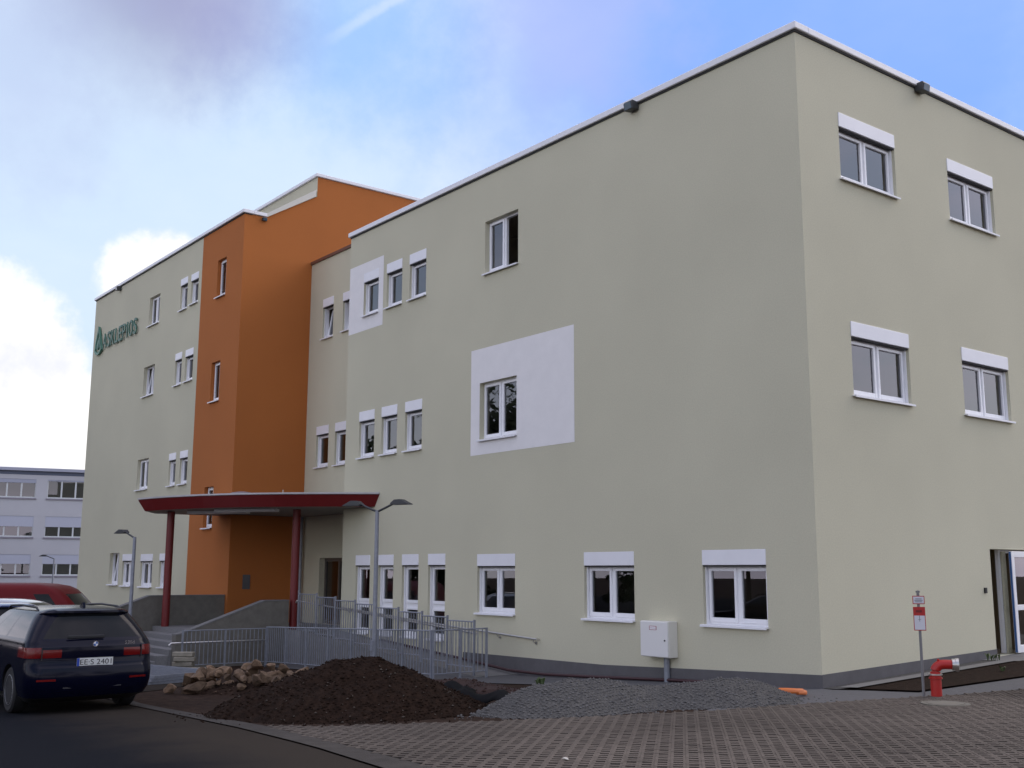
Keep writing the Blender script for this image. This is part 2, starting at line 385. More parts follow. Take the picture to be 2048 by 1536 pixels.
# ------------------------------------------------------------------ clinic building
clinic = tag(empty('clinic_building', (-15, 6, 0)), 'cream four storey clinic block with orange tower and red entrance canopy', 'building')
OFF = Vector((15, -6, 0))                       # children carry world coordinates, minus the empty's place
def C(o):
    o.location = Vector(o.location)+OFF; return o
ZR = 10.93                                      # eaves of the long wing
Y1, YB, XS = -1.15, 1.2, -19.85                 # front of the left wing, of the recessed bay, side plane of the orange tower
def wall_grid(mb, mp, u0, u1, v0, v1, holes, rev=.2, mi=0):
    us = sorted({u0, u1, *[h[0] for h in holes], *[h[1] for h in holes]}); vs = sorted({v0, v1, *[h[2] for h in holes], *[h[3] for h in holes]})
    for a, b in zip(us, us[1:]):
        for c, d in zip(vs, vs[1:]):
            m_, n_ = (a+b)/2, (c+d)/2
            if any(h[0] < m_ < h[1] and h[2] < n_ < h[3] for h in holes): continue
            mb.face([mp(a, c, 0), mp(b, c, 0), mp(b, d, 0), mp(a, d, 0)], mi)
    for a, b, c, d in [h[:4] for h in holes] if rev else []:
        for p, q in (((a, c), (b, c)), ((b, c), (b, d)), ((b, d), (a, d)), ((a, d), (a, c))):
            mb.face([mp(*p, 0), mp(*p, rev), mp(*q, rev), mp(*q, 0)], mi)
mapP = lambda y0: (lambda u, v, d: (u, y0+d, v))
mapR = lambda u, v, d: (-d, u, v)
def window(mx, mz, w_, h_, plane, box=True, dbl=False, tilt=0, transom=None, opened=False, sill=True, boxh=.265, room=2.6, rm=None, rx=.14, panemat=None):
    """window with frame as the part, sashes, panes, sill, shutter box as sub-parts; local x right, y into the wall, z up"""
    if plane == 'R': loc, rz = Vector((0, mx, mz)), R(90)
    else: loc, rz = Vector((mx, plane, mz)), 0.
    hf = h_-(boxh if box else 0.); D0, D1 = .125, .195; fwid = .045
    f = MB()
    f.box(0, fwid, D0, D1, 0, hf).box(w_-fwid, w_, D0, D1, 0, hf).box(fwid, w_-fwid, D0, D1, 0, .05).box(fwid, w_-fwid, D0, D1, hf-fwid, hf)
    if dbl: f.box(w_/2-.03, w_/2+.03, D0+.004, D1, .05, hf-fwid)
    if transom: f.box(fwid, w_-fwid, D0+.004, D1, transom-.05, transom+.05)
    o = C(f.build('window', UPVC, clinic, loc=loc, rz=rz))
    lites = []
    xs_ = [(fwid, w_/2-.03), (w_/2+.03, w_-fwid)] if dbl else [(fwid, w_-fwid)]
    zs_ = [(.05, transom-.05), (transom+.05, hf-fwid)] if transom else [(.05, hf-fwid)]
    for (a, b) in xs_:
        for (c, d) in zs_: lites.append((a, b, c, d))
    for i, (a, b, c, d) in enumerate(lites):
        s = .055; sm = MB(); y0, y1 = -.035, .03
        if opened and i == len(lites)-1: continue
        W, H = b-a, d-c
        sm.box(0, s, y0, y1, 0, H).box(W-s, W, y0, y1, 0, H).box(s, W-s, y0, y1, 0, s+.02).box(s, W-s, y0, y1, H-s, H)
        so_ = sm.build('sash', UPVC, o, loc=(a, D0+.01, c)); bevel(so_, .006, 1)
        pn = MB().face([(s, 0, s+.02), (W-s, 0, s+.02), (W-s, 0, H-s), (s, 0, H-s)]).build('pane', panemat or GLASS, o, loc=(a, D0+.012, c), fix=False)
        if tilt:
            for q in (so_, pn): q.rotation_euler = (-R(tilt), 0, 0); q.location.y += .05
    if sill:
        MB().prism([(-.075, -.004), (-.075, -.034), (-.06, -.034), (-.06, -.02), (.124, .0), (.124, .014), (-.06, .004)], 'x', -.035, w_+.012).build('sill', ALU, o)
    if box:
        b_ = MB().box(-.002, w_+.002, -.014, .11, hf+.001, h_-.004).build('shutter_box', ALU, o); bevel(b_, .008, 2)
        MB().box(.0, w_, .012, .10, hf-.022, hf-.002).build('shutter_slot', DARKGAP, o)
        for gx_ in (.002, w_-.03): MB().box(gx_, gx_+.028, .06, .122, .012, hf-.024).build('guide_rail', UPVC, o)
    # the room behind the pane
    ro = MB(); x0, x1, y0, y1, z0, z1 = -rx, w_+rx, .197, room, -.3 if not transom else .0, h_+.1
    ro.face([(x0, y1, z0), (x1, y1, z0), (x1, y1, z1), (x0, y1, z1)]).face([(x0, y0, z0), (x0, y1, z0), (x0, y1, z1), (x0, y0, z1)])
    ro.face([(x1, y0, z0), (x1, y1, z0), (x1, y1, z1), (x1, y0, z1)]).face([(x0, y0, z0), (x1, y0, z0), (x1, y1, z0), (x0, y1, z0)])
    ro.face([(x0, y0, z1), (x1, y0, z1), (x1, y1, z1), (x0, y1, z1)])
    ro.build('room', rm or ROOM, o, fix=False)
    return o
# --- long wing, front
NAR = [(-12.13, -11.37), (-13.24, -12.49), (-14.42, -13.65)]
hP = []
for a, b in NAR: hP.append((a, b, 8.55, 9.75))
for a, b in [(-12.21, -11.45), (-13.34, -12.59), (-14.48, -13.70)]: hP.append((a, b, 4.71, 5.95))
hP += [(-8.90, -7.66, 8.53, 9.79), (-9.06, -7.70, 4.69, 6.0)]
for a, b in [(-2.42, -1.02), (-5.53, -4.13), (-9.10, -7.74)]: hP.append((a, b, .87, 2.15))
TALL = [(-11.07, -10.36), (-12.22, -11.49), (-13.33, -12.62), (-14.47, -13.75)]
for a, b in TALL: hP.append((a, b, .22, 2.18))
m = MB(); wall_grid(m, mapP(0), -15.2, 0, -.75, ZR, hP)
hR = [(1.13, 2.82, 8.53, 9.76), (4.60, 6.29, 8.50, 9.75), (1.19, 2.91, 4.71, 6.0), (4.67, 6.37, 4.70, 6.0), (5.20, 7.30, .27, 2.21)]
wall_grid(m, mapR, 0, 15, -.3, ZR, hR)
m.face([(-15.2, 0, -.75), (-15.2, 15, -.75), (-15.2, 15, ZR), (-15.2, 0, ZR)]); m.face([(-15.2, 15, -.75), (0, 15, -.75), (0, 15, ZR), (-15.2, 15, ZR)])
C(m.build('wall', CREAM, clinic, fix=False))
C(MB().box(-15.15, -.05, .05, 14.9, ZR-.3, ZR-.1).build('roof', ROOFM, clinic))
pr_ = MB(); wall_grid(pr_, mapP(-.004), -9.4, -5.79, 4.36, 6.8, [(-9.06, -7.70, 4.69, 6.0)], rev=0)
C(pr_.build('painted_panel', WHITEP, clinic, fix=False))
pr_ = MB(); wall_grid(pr_, mapP(-.004), -15.199, -13.41, 8.15, 10.04, [(-14.42, -13.65, 8.55, 9.75)], rev=0)
C(pr_.build('painted_panel', WHITEP, clinic, fix=False))
for i, (a, b, c, d) in enumerate(hP):
    if i < 6: window(a, c, b-a, d-c, 0)
    elif i == 6: window(a, c, b-a, d-c, 0, box=False, dbl=True, opened=True, rx=.8)
    elif i == 7: window(a, c, b-a, d-c, 0, box=False, dbl=True, rx=.3)
    elif i < 11: window(a, c, b-a, d-c, 0, dbl=True, rx=.25)
    else: window(a, c, b-a, d-c, 0, transom=.74, sill=True)
for a, b, c, d in hR[:4]: window(a, c, b-a, d-c, 'R', dbl=True, rx=.25)
# coping, plinth
cp = C(MB().box(-15.26, .07, -.07, .30, ZR+.015, ZR+.145).build('coping', ALU, clinic)); bevel(cp, .012, 1)
cp = C(MB().box(-.30, .068, .302, 15, ZR+.015, ZR+.143).build('coping', ALU, clinic)); bevel(cp, .012, 1)
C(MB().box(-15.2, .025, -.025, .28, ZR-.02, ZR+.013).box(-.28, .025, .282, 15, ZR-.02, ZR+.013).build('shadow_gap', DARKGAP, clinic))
def zpl(x): return max(.0, .195+.034*x)
for a, b in ((-9.6, -5), (-5, -2), (-2, .012)):
    C(MB().prism([(a, -1), (b, -1), (b, zpl(b)), (a, zpl(a))], 'y', -.012, -.002).build('plinth', PLINTH, clinic))
C(MB().prism([(-.0, -.3), (5.2, -.3), (5.2, .385), (0, .2)], 'x', .002, .012).build('plinth', PLINTH, clinic))
# --- side door
dr = C(MB().box(-.28, -.21, 2.03, 2.098, 0, 1.93).box(-.28, -.21, .75, 2.03, 1.87, 1.93).box(-.28, -.21, .68, .75, 0, 1.93).build('door', UPVC, clinic, loc=(0, 5.2, .275)))
rmm = MB()
for q in ([(-.2, 0, -.02), (-3, 0, -.02), (-3, 2.1, -.02), (-.2, 2.1, -.02)], [(-.2, 0, -.02), (-3, 0, -.02), (-3, 0, 2.2), (-.2, 0, 2.2)], [(-.2, 2.1, -.02), (-3, 2.1, -.02), (-3, 2.1, 2.2), (-.2, 2.1, 2.2)], [(-3, 0, -.02), (-3, 2.1, -.02), (-3, 2.1, 2.2), (-3, 0, 2.2)], [(-.2, 0, 2.2), (-3, 0, 2.2), (-3, 2.1, 2.2), (-.2, 2.1, 2.2)]): rmm.face(q)
rmm.build('vestibule', M('vestibule_wall', (.36, .29, .19), .9), dr, fix=False)
MB().box(-2.98, -2.96, .0, 2.1, 0, .75).build('dado', PLINTH, dr)
MB().box(-.20, -.16, .74, .86, 0, 1.90).build('jamb_board', CREAM, dr)
lf = MB().box(0, .11, -.03, .03, .02, 1.9).box(1.0, 1.11, -.03, .03, .02, 1.9).box(.11, 1.0, -.03, .03, 1.79, 1.9).box(.11, 1.0, -.03, .03, .02, .16).box(.11, 1.0, -.03, .03, .80, .9)
ob = lf.build('door_leaf', UPVC, dr, loc=(.05, .63, .0), rz=R(93)); bevel(ob, .006, 1)
MB().box(-.006, -.001, -.02, .02, .03, 1.89).build('lock_strip', M('blue_film', (.05, .13, .32), .4), dr, loc=(.05, .63, .0), rz=R(93))
MB().face([(.11, 0, .16), (1.0, 0, .16), (1.0, 0, .8), (.11, 0, .8)]).face([(.11, 0, .9), (1.0, 0, .9), (1.0, 0, 1.79), (.11, 0, 1.79)]).build('door_pane', GLASS, dr, loc=(.05, .63, .0), rz=R(93), fix=False)
C(MB().box(0, .03, 4.90, 4.97, 1.40, 1.50).build('bell_push', BLACK, clinic))
# --- recessed bay with the entrance door
ZB = 11.40
hB = [(-19.0, -18.33, 8.84, 10.11), (-17.74, -17.10, 8.87, 10.07), (-19.16, -18.40, 4.87, 6.13), (-17.99, -17.27, 4.86, 6.13), (-18.72, -17.0, .25, 2.15)]
m = MB(); wall_grid(m, mapP(YB), XS, -15.2, -.75, ZB, hB)
m.face([(-15.2, YB, ZR), (-15.2, 15, ZR), (-15.2, 15, ZB), (-15.2, YB, ZB)])
C(m.build('wall', CREAM, clinic, fix=False))
C(MB().box(XS, -15.25, YB+.05, 14.9, ZB-.3, ZB-.1).build('roof', ROOFM, clinic))
C(MB().box(XS+.002, -15.19, YB-.05, YB+.28, ZB, ZB+.09).build('coping', ALUG, clinic))
for i, (a, b, c, d) in enumerate(hB[:4]): window(a, c, b-a, d-c, YB, tilt=9 if i < 2 else 0, rm=M('warm_room', (.55, .30, .14), .9) if i > 1 else None)
de = C(MB().box(0, .06, .18, .26, 0, 1.9).box(1.66, 1.72, .18, .26, 0, 1.9).box(.06, 1.66, .18, .26, 1.80, 1.9).box(.83, .91, .18, .26, 0, 1.8).box(.06, .83, .18, .26, 0, .1).box(.91, 1.66, .18, .26, 0, .1).build('entrance_door', M('bronze_frame', (.16, .14, .12), .4, metal=.4), clinic, loc=(-18.72, YB, .255)))
MB().face([(.06, .22, .1), (.83, .22, .1), (.83, .22, 1.8), (.06, .22, 1.8)]).face([(.91, .22, .1), (1.66, .22, .1), (1.66, .22, 1.8), (.91, .22, 1.8)]).build('pane', GLASS, de, fix=False)
rmm = MB()
for q in ([(-.3, .27, 0), (2, .27, 0), (2, 4, 0), (-.3, 4, 0)], [(-.3, 4, 0), (2, 4, 0), (2, 4, 2.2), (-.3, 4, 2.2)], [(-.3, .27, 0), (-.3, 4, 0), (-.3, 4, 2.2), (-.3, .27, 2.2)], [(2, .27, 0), (2, 4, 0), (2, 4, 2.2), (2, .27, 2.2)], [(-.3, .27, 2.2), (2, .27, 2.2), (2, 4, 2.2), (-.3, 4, 2.2)]): rmm.face(q)
rmm.build('foyer', M('foyer_wall', (.50, .30, .16), .9), de, fix=False)
# --- left wing and orange tower
ZL = 12.66; ZT = 14.38; XE = -34.2; XO = -23.05
hY = []
for (a, b, c, d) in [(-27.85, -26.82, 10.46, 11.53), (-24.86, -24.24, 10.48, 11.60), (-23.93, -23.30, 10.52, 11.57), (-28.03, -26.96, 7.90, 8.98), (-24.99, -24.41, 7.91, 9.02), (-24.09, -23.42, 7.93, 9.01),
                     (-28.10, -27.0, 4.57, 5.65), (-25.06, -24.46, 4.54, 5.63), (-24.09, -23.44, 4.54, 5.63), (-30.47, -29.45, 1.27, 2.40), (-29.06, -28.06, 1.24, 2.35), (-27.20, -26.06, 1.23, 2.33), (-25.42, -24.31, 1.23, 2.33)]: hY.append((a, b, c, d))
m = MB(); wall_grid(m, mapP(Y1), XE, XO, -1.1, ZL, hY)
m.face([(XE, Y1, -1.1), (XE, 15, -1.1), (XE, 15, ZL), (XE, Y1, ZL)])
m.face([(XE, 1.3, ZL), (XS, 1.3, ZL), (XS, 1.3, ZT), (XE, 1.3, ZT)]); m.face([(XE, 1.3, ZL), (XE, 15, ZL), (XE, 15, ZT), (XE, 1.3, ZT)])
C(m.build('wall', CREAM, clinic, fix=False))
hO = [(-21.75, -21.08, 10.33, 11.56), (-21.86, -21.19, 6.98, 8.24), (-21.93, -21.24, 3.06, 4.32)]
m = MB(); wall_grid(m, mapP(Y1), XO, XS, -1.1, ZL, hO)
m.face([(XS, y, z) for y, z in ((Y1, -1.1), (15, -1.1), (15, ZT), (1.3, ZT), (1.3, 13.72), (-.45, ZL), (Y1, ZL))])
C(m.build('wall', ORANGE, clinic, fix=False))
C(MB().box(XE+.05, XS-.05, Y1+.05, 1.29, ZL-.3, ZL-.1).box(XE+.05, XS-.05, 1.35, 14.9, ZT-.3, ZT-.1).build('roof', ROOFM, clinic))
for i, (a, b, c, d) in enumerate(hY):
    sg = i in (0, 3, 6, 9)
    window(a, c, b-a, d-c, Y1, box=not sg, dbl=(b-a > .95), tilt=7 if i in (3, 9) else 0, boxh=.24)
for a, b, c, d in hO: window(a, c, b-a, d-c, Y1, box=False)
def cop(*a):
    q = C(MB().box(*a).build('coping', ALU, clinic)); bevel(q, .012, 1); return q
cop(XE-.06, XS+.06, Y1-.07, Y1+.28, ZL+.012, ZL+.125)
cop(XS-.3, XS+.058, Y1+.282, -.42, ZL+.012, ZL+.123)
cop(XE-.05, XS+.06, 1.23, 1.58, ZT+.012, ZT+.125); cop(XS-.3, XS+.058, 1.582, 15, ZT+.012, ZT+.123)
C(MB().prism([(-.44, ZL+.0), (1.24, 13.70), (1.24, 13.93), (-.44, ZL+.125)], 'x', XS-.3, XS+.056).build('sloped_coping', M('cream_flashing', (.66, .64, .56), .6), clinic))
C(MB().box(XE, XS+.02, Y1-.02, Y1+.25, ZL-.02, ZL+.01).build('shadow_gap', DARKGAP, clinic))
# plaque, downpipe, canopy
C(MB().box(XS, XS+.02, -.70, -.47, 1.24, 1.66).build('plaque', PLINTH, clinic))
C(MB().tube([(-19.70, 1.08, .25), (-19.70, 1.08, 3.4)], .05).build('downpipe', GALV, clinic, smooth=True))
cpy = [(-19.75, -3.95), (-19.0, -3.86), (-18.0, -3.62), (-17.0, -3.25), (-16.0, -2.70), (-15.2, -2.05), (-14.5, -1.35), (-13.9, -.66), (-13.36, -.003)]
back = [(-15.203, -.003), (-15.203, YB-.003), (XS+.003, YB-.003), (XS+.003, Y1-.003), (-20.9, Y1-.003), (-20.9, -3.2)]
ctop = cpy+back
cin = []
for i, p in enumerate(cpy):
    a = Vector(cpy[max(i-1, 0)]); b = Vector(cpy[min(i+1, len(cpy)-1)]); d = (b-a).normalized(); cin.append((p[0]-d.y*.17, min(p[1]+d.x*.17, -.003)))
cin[0] = (cpy[0][0]+.12, cpy[0][1]+.16); cin[-1] = (-13.58, -.003); cin[-2] = (-14.06, -.60)
bin_ = back[:4]+[(-20.75, Y1-.003), (-20.75, -3.1)]
fm = MB()
al, bl = ctop, cin+bin_
for i in range(len(al)):
    j = (i+1) % len(al)
    fm.face([(*bl[i], 3.40), (*bl[j], 3.40), (*al[j], 3.70), (*al[i], 3.70)])
fm.face([(*p, 3.70) for p in al])
cano = C(fm.build('canopy', REDM, clinic, weld=True))
MB().prism([(p[0]+.02, p[1]) for p in al], 'z', 3.703, 3.712).build('roof_sheet', ROOFM, cano)
ed = MB()
for a, b in zip(cpy, cpy[1:]):
    d = (Vector(b)-Vector(a)).normalized(); nn = Vector((d.y, -d.x))*.025
    if nn.y > 0: nn = -nn
    ed.prism([(a[0]+nn.x, a[1]+nn.y), (b[0]+nn.x, min(b[1]+nn.y, -.004)), (b[0]-nn.x*4, min(b[1]-nn.y*4, -.003)), (a[0]-nn.x*4, a[1]-nn.y*4)], 'z', 3.715, 3.755)
ed.build('edge_trim', M('trim_zinc', (.5, .48, .48), .5, var=.2, scale=1.2), cano)
MB().face([(*p, 3.405) for p in bl]).build('soffit', SOFFIT, cano, fix=False)
for (x, y) in ((-16.9, -2.0), (-18.3, -2.2)):
    MB().box(-.12, .12, -.9, .9, 3.33, 3.402).build('soffit_lamp', LAMPW, cano, loc=(x, y, 0), rz=R(-52))
MB().lathe([(.50, 3.712), (.49, 3.78), (.42, 3.87), (.28, 3.93), (.10, 3.96), (0, 3.965)], 28, c=(-18.15, -1.6, 0)).build('skylight_dome', M('dome_plastic', (.24, .23, .26), .35), cano, smooth=True)
MB().tube([(-16.4, -1.2, 3.7), (-16.4, -1.2, 3.93)], .012, 6).build('lightning_rod', STAIN, cano)
for x, y in ((-19.43, -3.11), (-16.13, -.90)):
    MB().tube([(x, y, .25), (x, y, 3.41)], .105, 24).build('column', REDM, cano, smooth=True)
for i, o in enumerate(cano.children): o.location = Vector(o.location)
# ------------------------------------------------------------------ entrance stairs and ramp
stairs = tag(empty('entrance_stairs', (-18, -3.5, 0)), 'grey entrance steps between two sloping concrete side walls under the canopy', 'stairs')
def S(o): o.location = Vector(o.location)-Vector((-18, -3.5, 0)); return o
S(MB().box(-19.99, -16.26, -3.25, -1.16, -.7, .25).box(-19.84, -15.2, -1.155, 1.19, -.7, .248).box(-16.255, -15.2, -1.16, -1.155, -.7, .247).build('landing', STEPM, stairs))
nst = 6
for i in range(nst-1):
    z1 = .25-(i+1)*.135; y0 = -3.25-(i+1)*.31
    o = S(MB().box(-19.99, -16.26, y0, y0+.305, -.8, z1).build('step', STEPM, stairs)); bevel(o, .012, 1)
def side_wall(x0, x1, pts, zb):
    ys = pts
    poly = [(ys[0][0], zb)]+ys+[(ys[-1][0], zb)]
    o = S(MB().prism(poly, 'x', x0, x1).build('side_wall', CONC, stairs))
    cpm = MB()
    for a, b in zip(ys, ys[1:]):
        cpm.prism([(a[0]-.0, a[1]+.002), (b[0], b[1]+.002), (b[0], b[1]+.035), (a[0], a[1]+.035)], 'x', x0-.02, x1+.012)
    cpm.build('wall_coping', CONCL, o)
side_wall(-16.25, -16.0, [(-4.12, .19), (-3.98, .21), (-1.78, .985), (-1.10, .985)], -.8)
side_wall(-20.26, -20.0, [(-5.9, .14), (-3.37, 1.05), (-1.16, 1.05)], -.9)
# ramp slab up to the landing
ramp = MB().prism([(-15.2, -.9), (-7.6, -.9), (-7.6, gz(-7.6, 0)+.002), (-15.2, .24)], 'y', -1.08, -.015).build('ramp', CONCL)
tag(ramp, kind='structure')
PST = MB().box(-.02, .02, -.02, .02, 0, 1).mesh('post', GALV)
BAR = MB().box(-.0075, .0075, -.0075, .0075, 0, 1).mesh('bar', GALV)
def railing(name, a, b, za, zb, hgt, n_panel, label, stepped=False, grp='galvanised ramp railings', hand=None):
    """railing from plan point a to b, base heights za, zb; panels between posts, one object per bar"""
    a = Vector(a); b = Vector(b); d = b-a; Ln = d.length; d /= Ln; ang = math.atan2(d.y, d.x)
    root = tag(empty(name, (a.x, a.y, za)), label, 'railing', grp)
    def put(mesh, nm, s, z0, h):
        o = link(mesh, nm, root, (d.x*s, d.y*s, z0-za), ang); o.scale = (1, 1, h)
    for i in range(n_panel+1):
        s = Ln*i/n_panel; z = za+(zb-za)*i/n_panel
        put(PST, 'post', s, z-.12, hgt+.12+(.06 if stepped else .0))
    for i in range(n_panel):
        s0, s1 = Ln*i/n_panel, Ln*(i+1)/n_panel
        z0, z1 = za+(zb-za)*i/n_panel, za+(zb-za)*(i+1)/n_panel
        if stepped: z0 = z1 = (z0+z1)/2
        for off, th in ((.10, .012), (hgt-.012, .016)):
            p0 = Vector((d.x*(s0+.021), d.y*(s0+.021), z0-za+off)); p1 = Vector((d.x*(s1-.021), d.y*(s1-.021), z1-za+off))
            MB().tube([p0, p1], th, 6).build('rail', GALV, root)
        nb = max(2, round((s1-s0)/.105))
        for k in range(1, nb):
            t = k/nb; z = z0+(z1-z0)*t; put(BAR, 'bar', s0+(s1-s0)*t, z+.10, hgt-.12)
    if hand:
        sd, hh = hand
        nrm = Vector((-d.y, d.x, 0))*sd
        pts = [Vector((0, 0, hh-.05))+nrm-Vector((d.x, d.y, 0))*.30, Vector((0, 0, hh))+nrm-Vector((d.x, d.y, 0))*.24, Vector((d.x*Ln, d.y*Ln, zb-za+hh))+nrm]
        MB().tube(pts, .021, 10).build('handrail', STAIN, root, smooth=True)
    return root
railing('ramp_railing', (-15.15, -4.28), (-15.15, -2.12), -.56, -.56, .92, 2, 'short steel railing beside the stair wall, with a shiny handrail end', hand=(.09, .62))
railing('ramp_railing', (-15.15, -2.10), (-7.66, -2.16), -.56, -.33, .95, 7, 'long front steel railing running behind the dark soil heap')
railing('ramp_railing', (-7.62, -2.14), (-7.50, -.92), -.33, -.31, .95, 2, 'short steel end railing with two close posts, nearest the long wall handrail')
railing('ramp_railing', (-15.55, -1.05), (-7.75, -1.05), .20, -.29, 1.02, 8, 'stepped steel railing of the ramp rising towards the entrance door', stepped=True, hand=(.08, .8))
hr = tag(empty('wall_handrail', (-6.9, 0, 0)), 'slim steel handrail fixed to the cream wall right of the ramp', 'handrail')
MB().tube([(0, -.03, .40), (0, -.085, .405), (-3.6, -.085, .575), (-8.1, -.085, .83)], .021, 10).build('tube', STAIN, hr, smooth=True)
for x in (-.12, -1.35, -2.6, -3.9, -5.2, -6.6, -7.8):
    zz = .41+(-x)*.0515
    MB().tube([(x, -.0, zz-.09), (x, -.07, zz-.085), (x, -.085, zz-.02)], .009, 6).box(x-.03, x+.03, -.012, -.001, zz-.12, zz-.06).build('bracket', STAIN, hr)
tag(MB().tube([(-1.5, -.06, gz(-1.5, 0)+.02), (-3.3, -.07, gz(-3.3, 0)+.03), (-5.1, -.10, gz(-5.1, 0)+.03), (-6.6, -.14, gz(-6.6, 0)+.04), (-7.7, -.2, -.25), (-9.2, -.12, -.15), (-11, -.1, -.03), (-13, -.1, .11)], .028, 10).build('hose', M('dark_red_hose', (.05, .016, .018), .5), smooth=True), 'dark red hose lying along the foot of the cream wall', 'hose')

# ------------------------------------------------------------------ fixtures on the walls
def floodlight(loc, rz, label, s=1.):
    o = tag(empty('floodlight', loc, rz), label, 'floodlight', 'floodlights under the eaves')
    h = MB().prism([(-.02, -.10), (-.30, -.13), (-.34, .10), (-.30, .16), (-.02, .14)], 'x', -.19, .19).build('housing', ANTH, o); bevel(h, .015, 2)
    MB().prism([(-.306, -.11), (-.345, .09), (-.351, .09), (-.312, -.11)], 'x', -.15, .15).build('lens', M('lamp_lens', (.02, .06, .10), .15), o)
    MB().box(-.05, .05, -.03, .0, -.08, .08).build('bracket', ANTH, o)
    o.scale = (s*.62,)*3
floodlight((-3.9, -.0, ZR-.06), 0, 'black floodlight under the roof edge of the long front wall')
floodlight((.0, 3.72, ZR-.03), R(90), 'black floodlight under the roof edge of the right side wall')
floodlight((-31.2, Y1, ZL-.10), 0, 'small dark floodlight at the far left roof edge above the green sign', .9)
floodlight((XS, -.52, ZL-.10), R(90), 'small dark floodlight high on the orange tower wall', .6)
cab = tag(empty('meter_cabinet', (-3.40, .07, .27)), 'white metal cabinet with a red edged label on the long cream wall', 'cabinet')
b_ = MB().box(-.35, .35, -.30, -.072, 0, .63).build('housing', M('cabinet_white', (.74, .73, .66), .5, var=.03), cab); bevel(b_, .012, 2)
b_ = MB().box(-.34, .34, -.318, -.302, .012, .618).build('door', M('cabinet_door', (.78, .77, .74), .45), cab); bevel(b_, .005, 1)
MB().box(-.11, .07, -.321, -.319, .475, .545).build('label_frame', M('label_red', (.35, .03, .04), .6), cab)
MB().box(-.098, .058, -.323, -.3212, .512, .537).box(-.098, .058, -.323, -.3212, .483, .506).build('label_plate', UPVC, cab)
MB().lathe([(.014, -.33), (.014, -.318)], 12, 'y', c=(.27, 0, .30)).build('lock', BLACK, cab)
MB().tube([(.12, -.12, .0), (.12, -.12, -.50)], .055, 16).build('conduit', GALV, cab, smooth=True)
# green lettering
GRN = M('sign_green', (.006, .105, .060), .45); GRE = M('sign_edge', (.10, .26, .19), .5)
sg = tag(empty('wall_sign', (-32.75, Y1, 10.42)), 'green raised lettering with a pointed emblem high on the far left wall', 'sign')
lx = 0.
for ch, wd in zip('ASKLEPIOS', (.50, .40, .47, .40, .40, .40, .24, .50, .40)):
    mm = text_mesh(ch, .86, .018, (GRN, M('letter_edge', (.02, .13, .08), .5)), 1., .004)
    bx = [v.co.x for v in mm.vertices]; k = (wd-.06)/(max(bx)-min(bx)) if ch != 'I' else .85; mn = min(bx)
    if ch == 'I': # serifs
        pass
    for v in mm.vertices: v.co.x = (v.co.x-mn)*k
    o = link(mm, 'letter', sg, (lx+(.06 if ch == 'I' else 0), -.07, 0)); o.rotation_euler = (R(90), 0, 0); lx += wd+.025
em = MB()
def ribbon(pts, wdt, y0, y1):
    for a, b in zip(pts, pts[1:]):
        a_, b_ = Vector(a), Vector(b); d = (b_-a_).normalized(); n_ = Vector((-d.y, d.x))*wdt/2
        em.prism([tuple(a_-n_), tuple(b_-n_), tuple(b_+n_), tuple(a_+n_)], 'y', y0, y1)
ribbon([(-.92, .06), (-.86, .30), (-.74, .62), (-.60, .98)], .075, -.10, -.03)
ribbon([(-.60, .98), (-.42, .62), (-.24, .20), (-.12, -.02)], .10, -.104, -.032)
ribbon([(-.95, .05), (-.72, -.08), (-.46, -.12), (-.24, -.02), (-.12, .02)], .09, -.102, -.031)
ribbon([(-.70, .12), (-.62, .34), (-.52, .50), (-.44, .30), (-.40, .12)], .06, -.098, -.034)
em.build('emblem', [GRE], sg)
em2 = MB(); em = em2
ribbon([(-.585, 1.0), (-.40, .62), (-.22, .20), (-.10, -.02)], .075, -.115, -.106); ribbon([(-.56, .46), (-.56, .05)], .09, -.1, -.06)
em.build('emblem_stroke', [GRN], sg)

# ------------------------------------------------------------------ street lamps
def lamp(loc, h, arms, label, k=.68):
    o = tag(empty('street_lamp', loc), label, 'street lamp', 'grey lamp posts')
    MB().tube([(0, 0, -.1), (0, 0, h*.3), (0, 0, h)], .055, 14, r2=.042).build('pole', GALV, o, smooth=True)
    MB().box(-.05, .05, -.075, -.03, .55, .75).build('hatch', GALV, o)
    for a in arms:
        d = Vector((math.cos(a), math.sin(a), 0))
        MB().tube([Vector((0, 0, h-.03)), d*.35*k+Vector((0, 0, h+.06)), d*.75*k+Vector((0, 0, h+.17))], .024, 8).build('arm', ANTH, o, smooth=True)
        hd = MB().prism([(.55*k, .13), (.70*k, .205), (.92*k, .21), (1.22*k, .115), (1.24*k, .10), (.62*k, .10)], 'y', -.09, .09)
        q = hd.build('lamp_head', ANTH, o, loc=(0, 0, h), rz=a); bevel(q, .012, 2)
    return o
lamp((-8.86, -2.75, gz(-8.86, 0)), 3.38, (R(205), R(22)), 'double armed grey lamp post standing at the ramp railing')
lamp((-18.25, -4.5, gz(-18.6, 0)), 3.2, (R(195),), 'single armed lamp post behind the left stair wall')
lamp((-54.5, 3.55, -.7), 3.15, (R(235),), 'distant single armed lamp post in front of the white block')

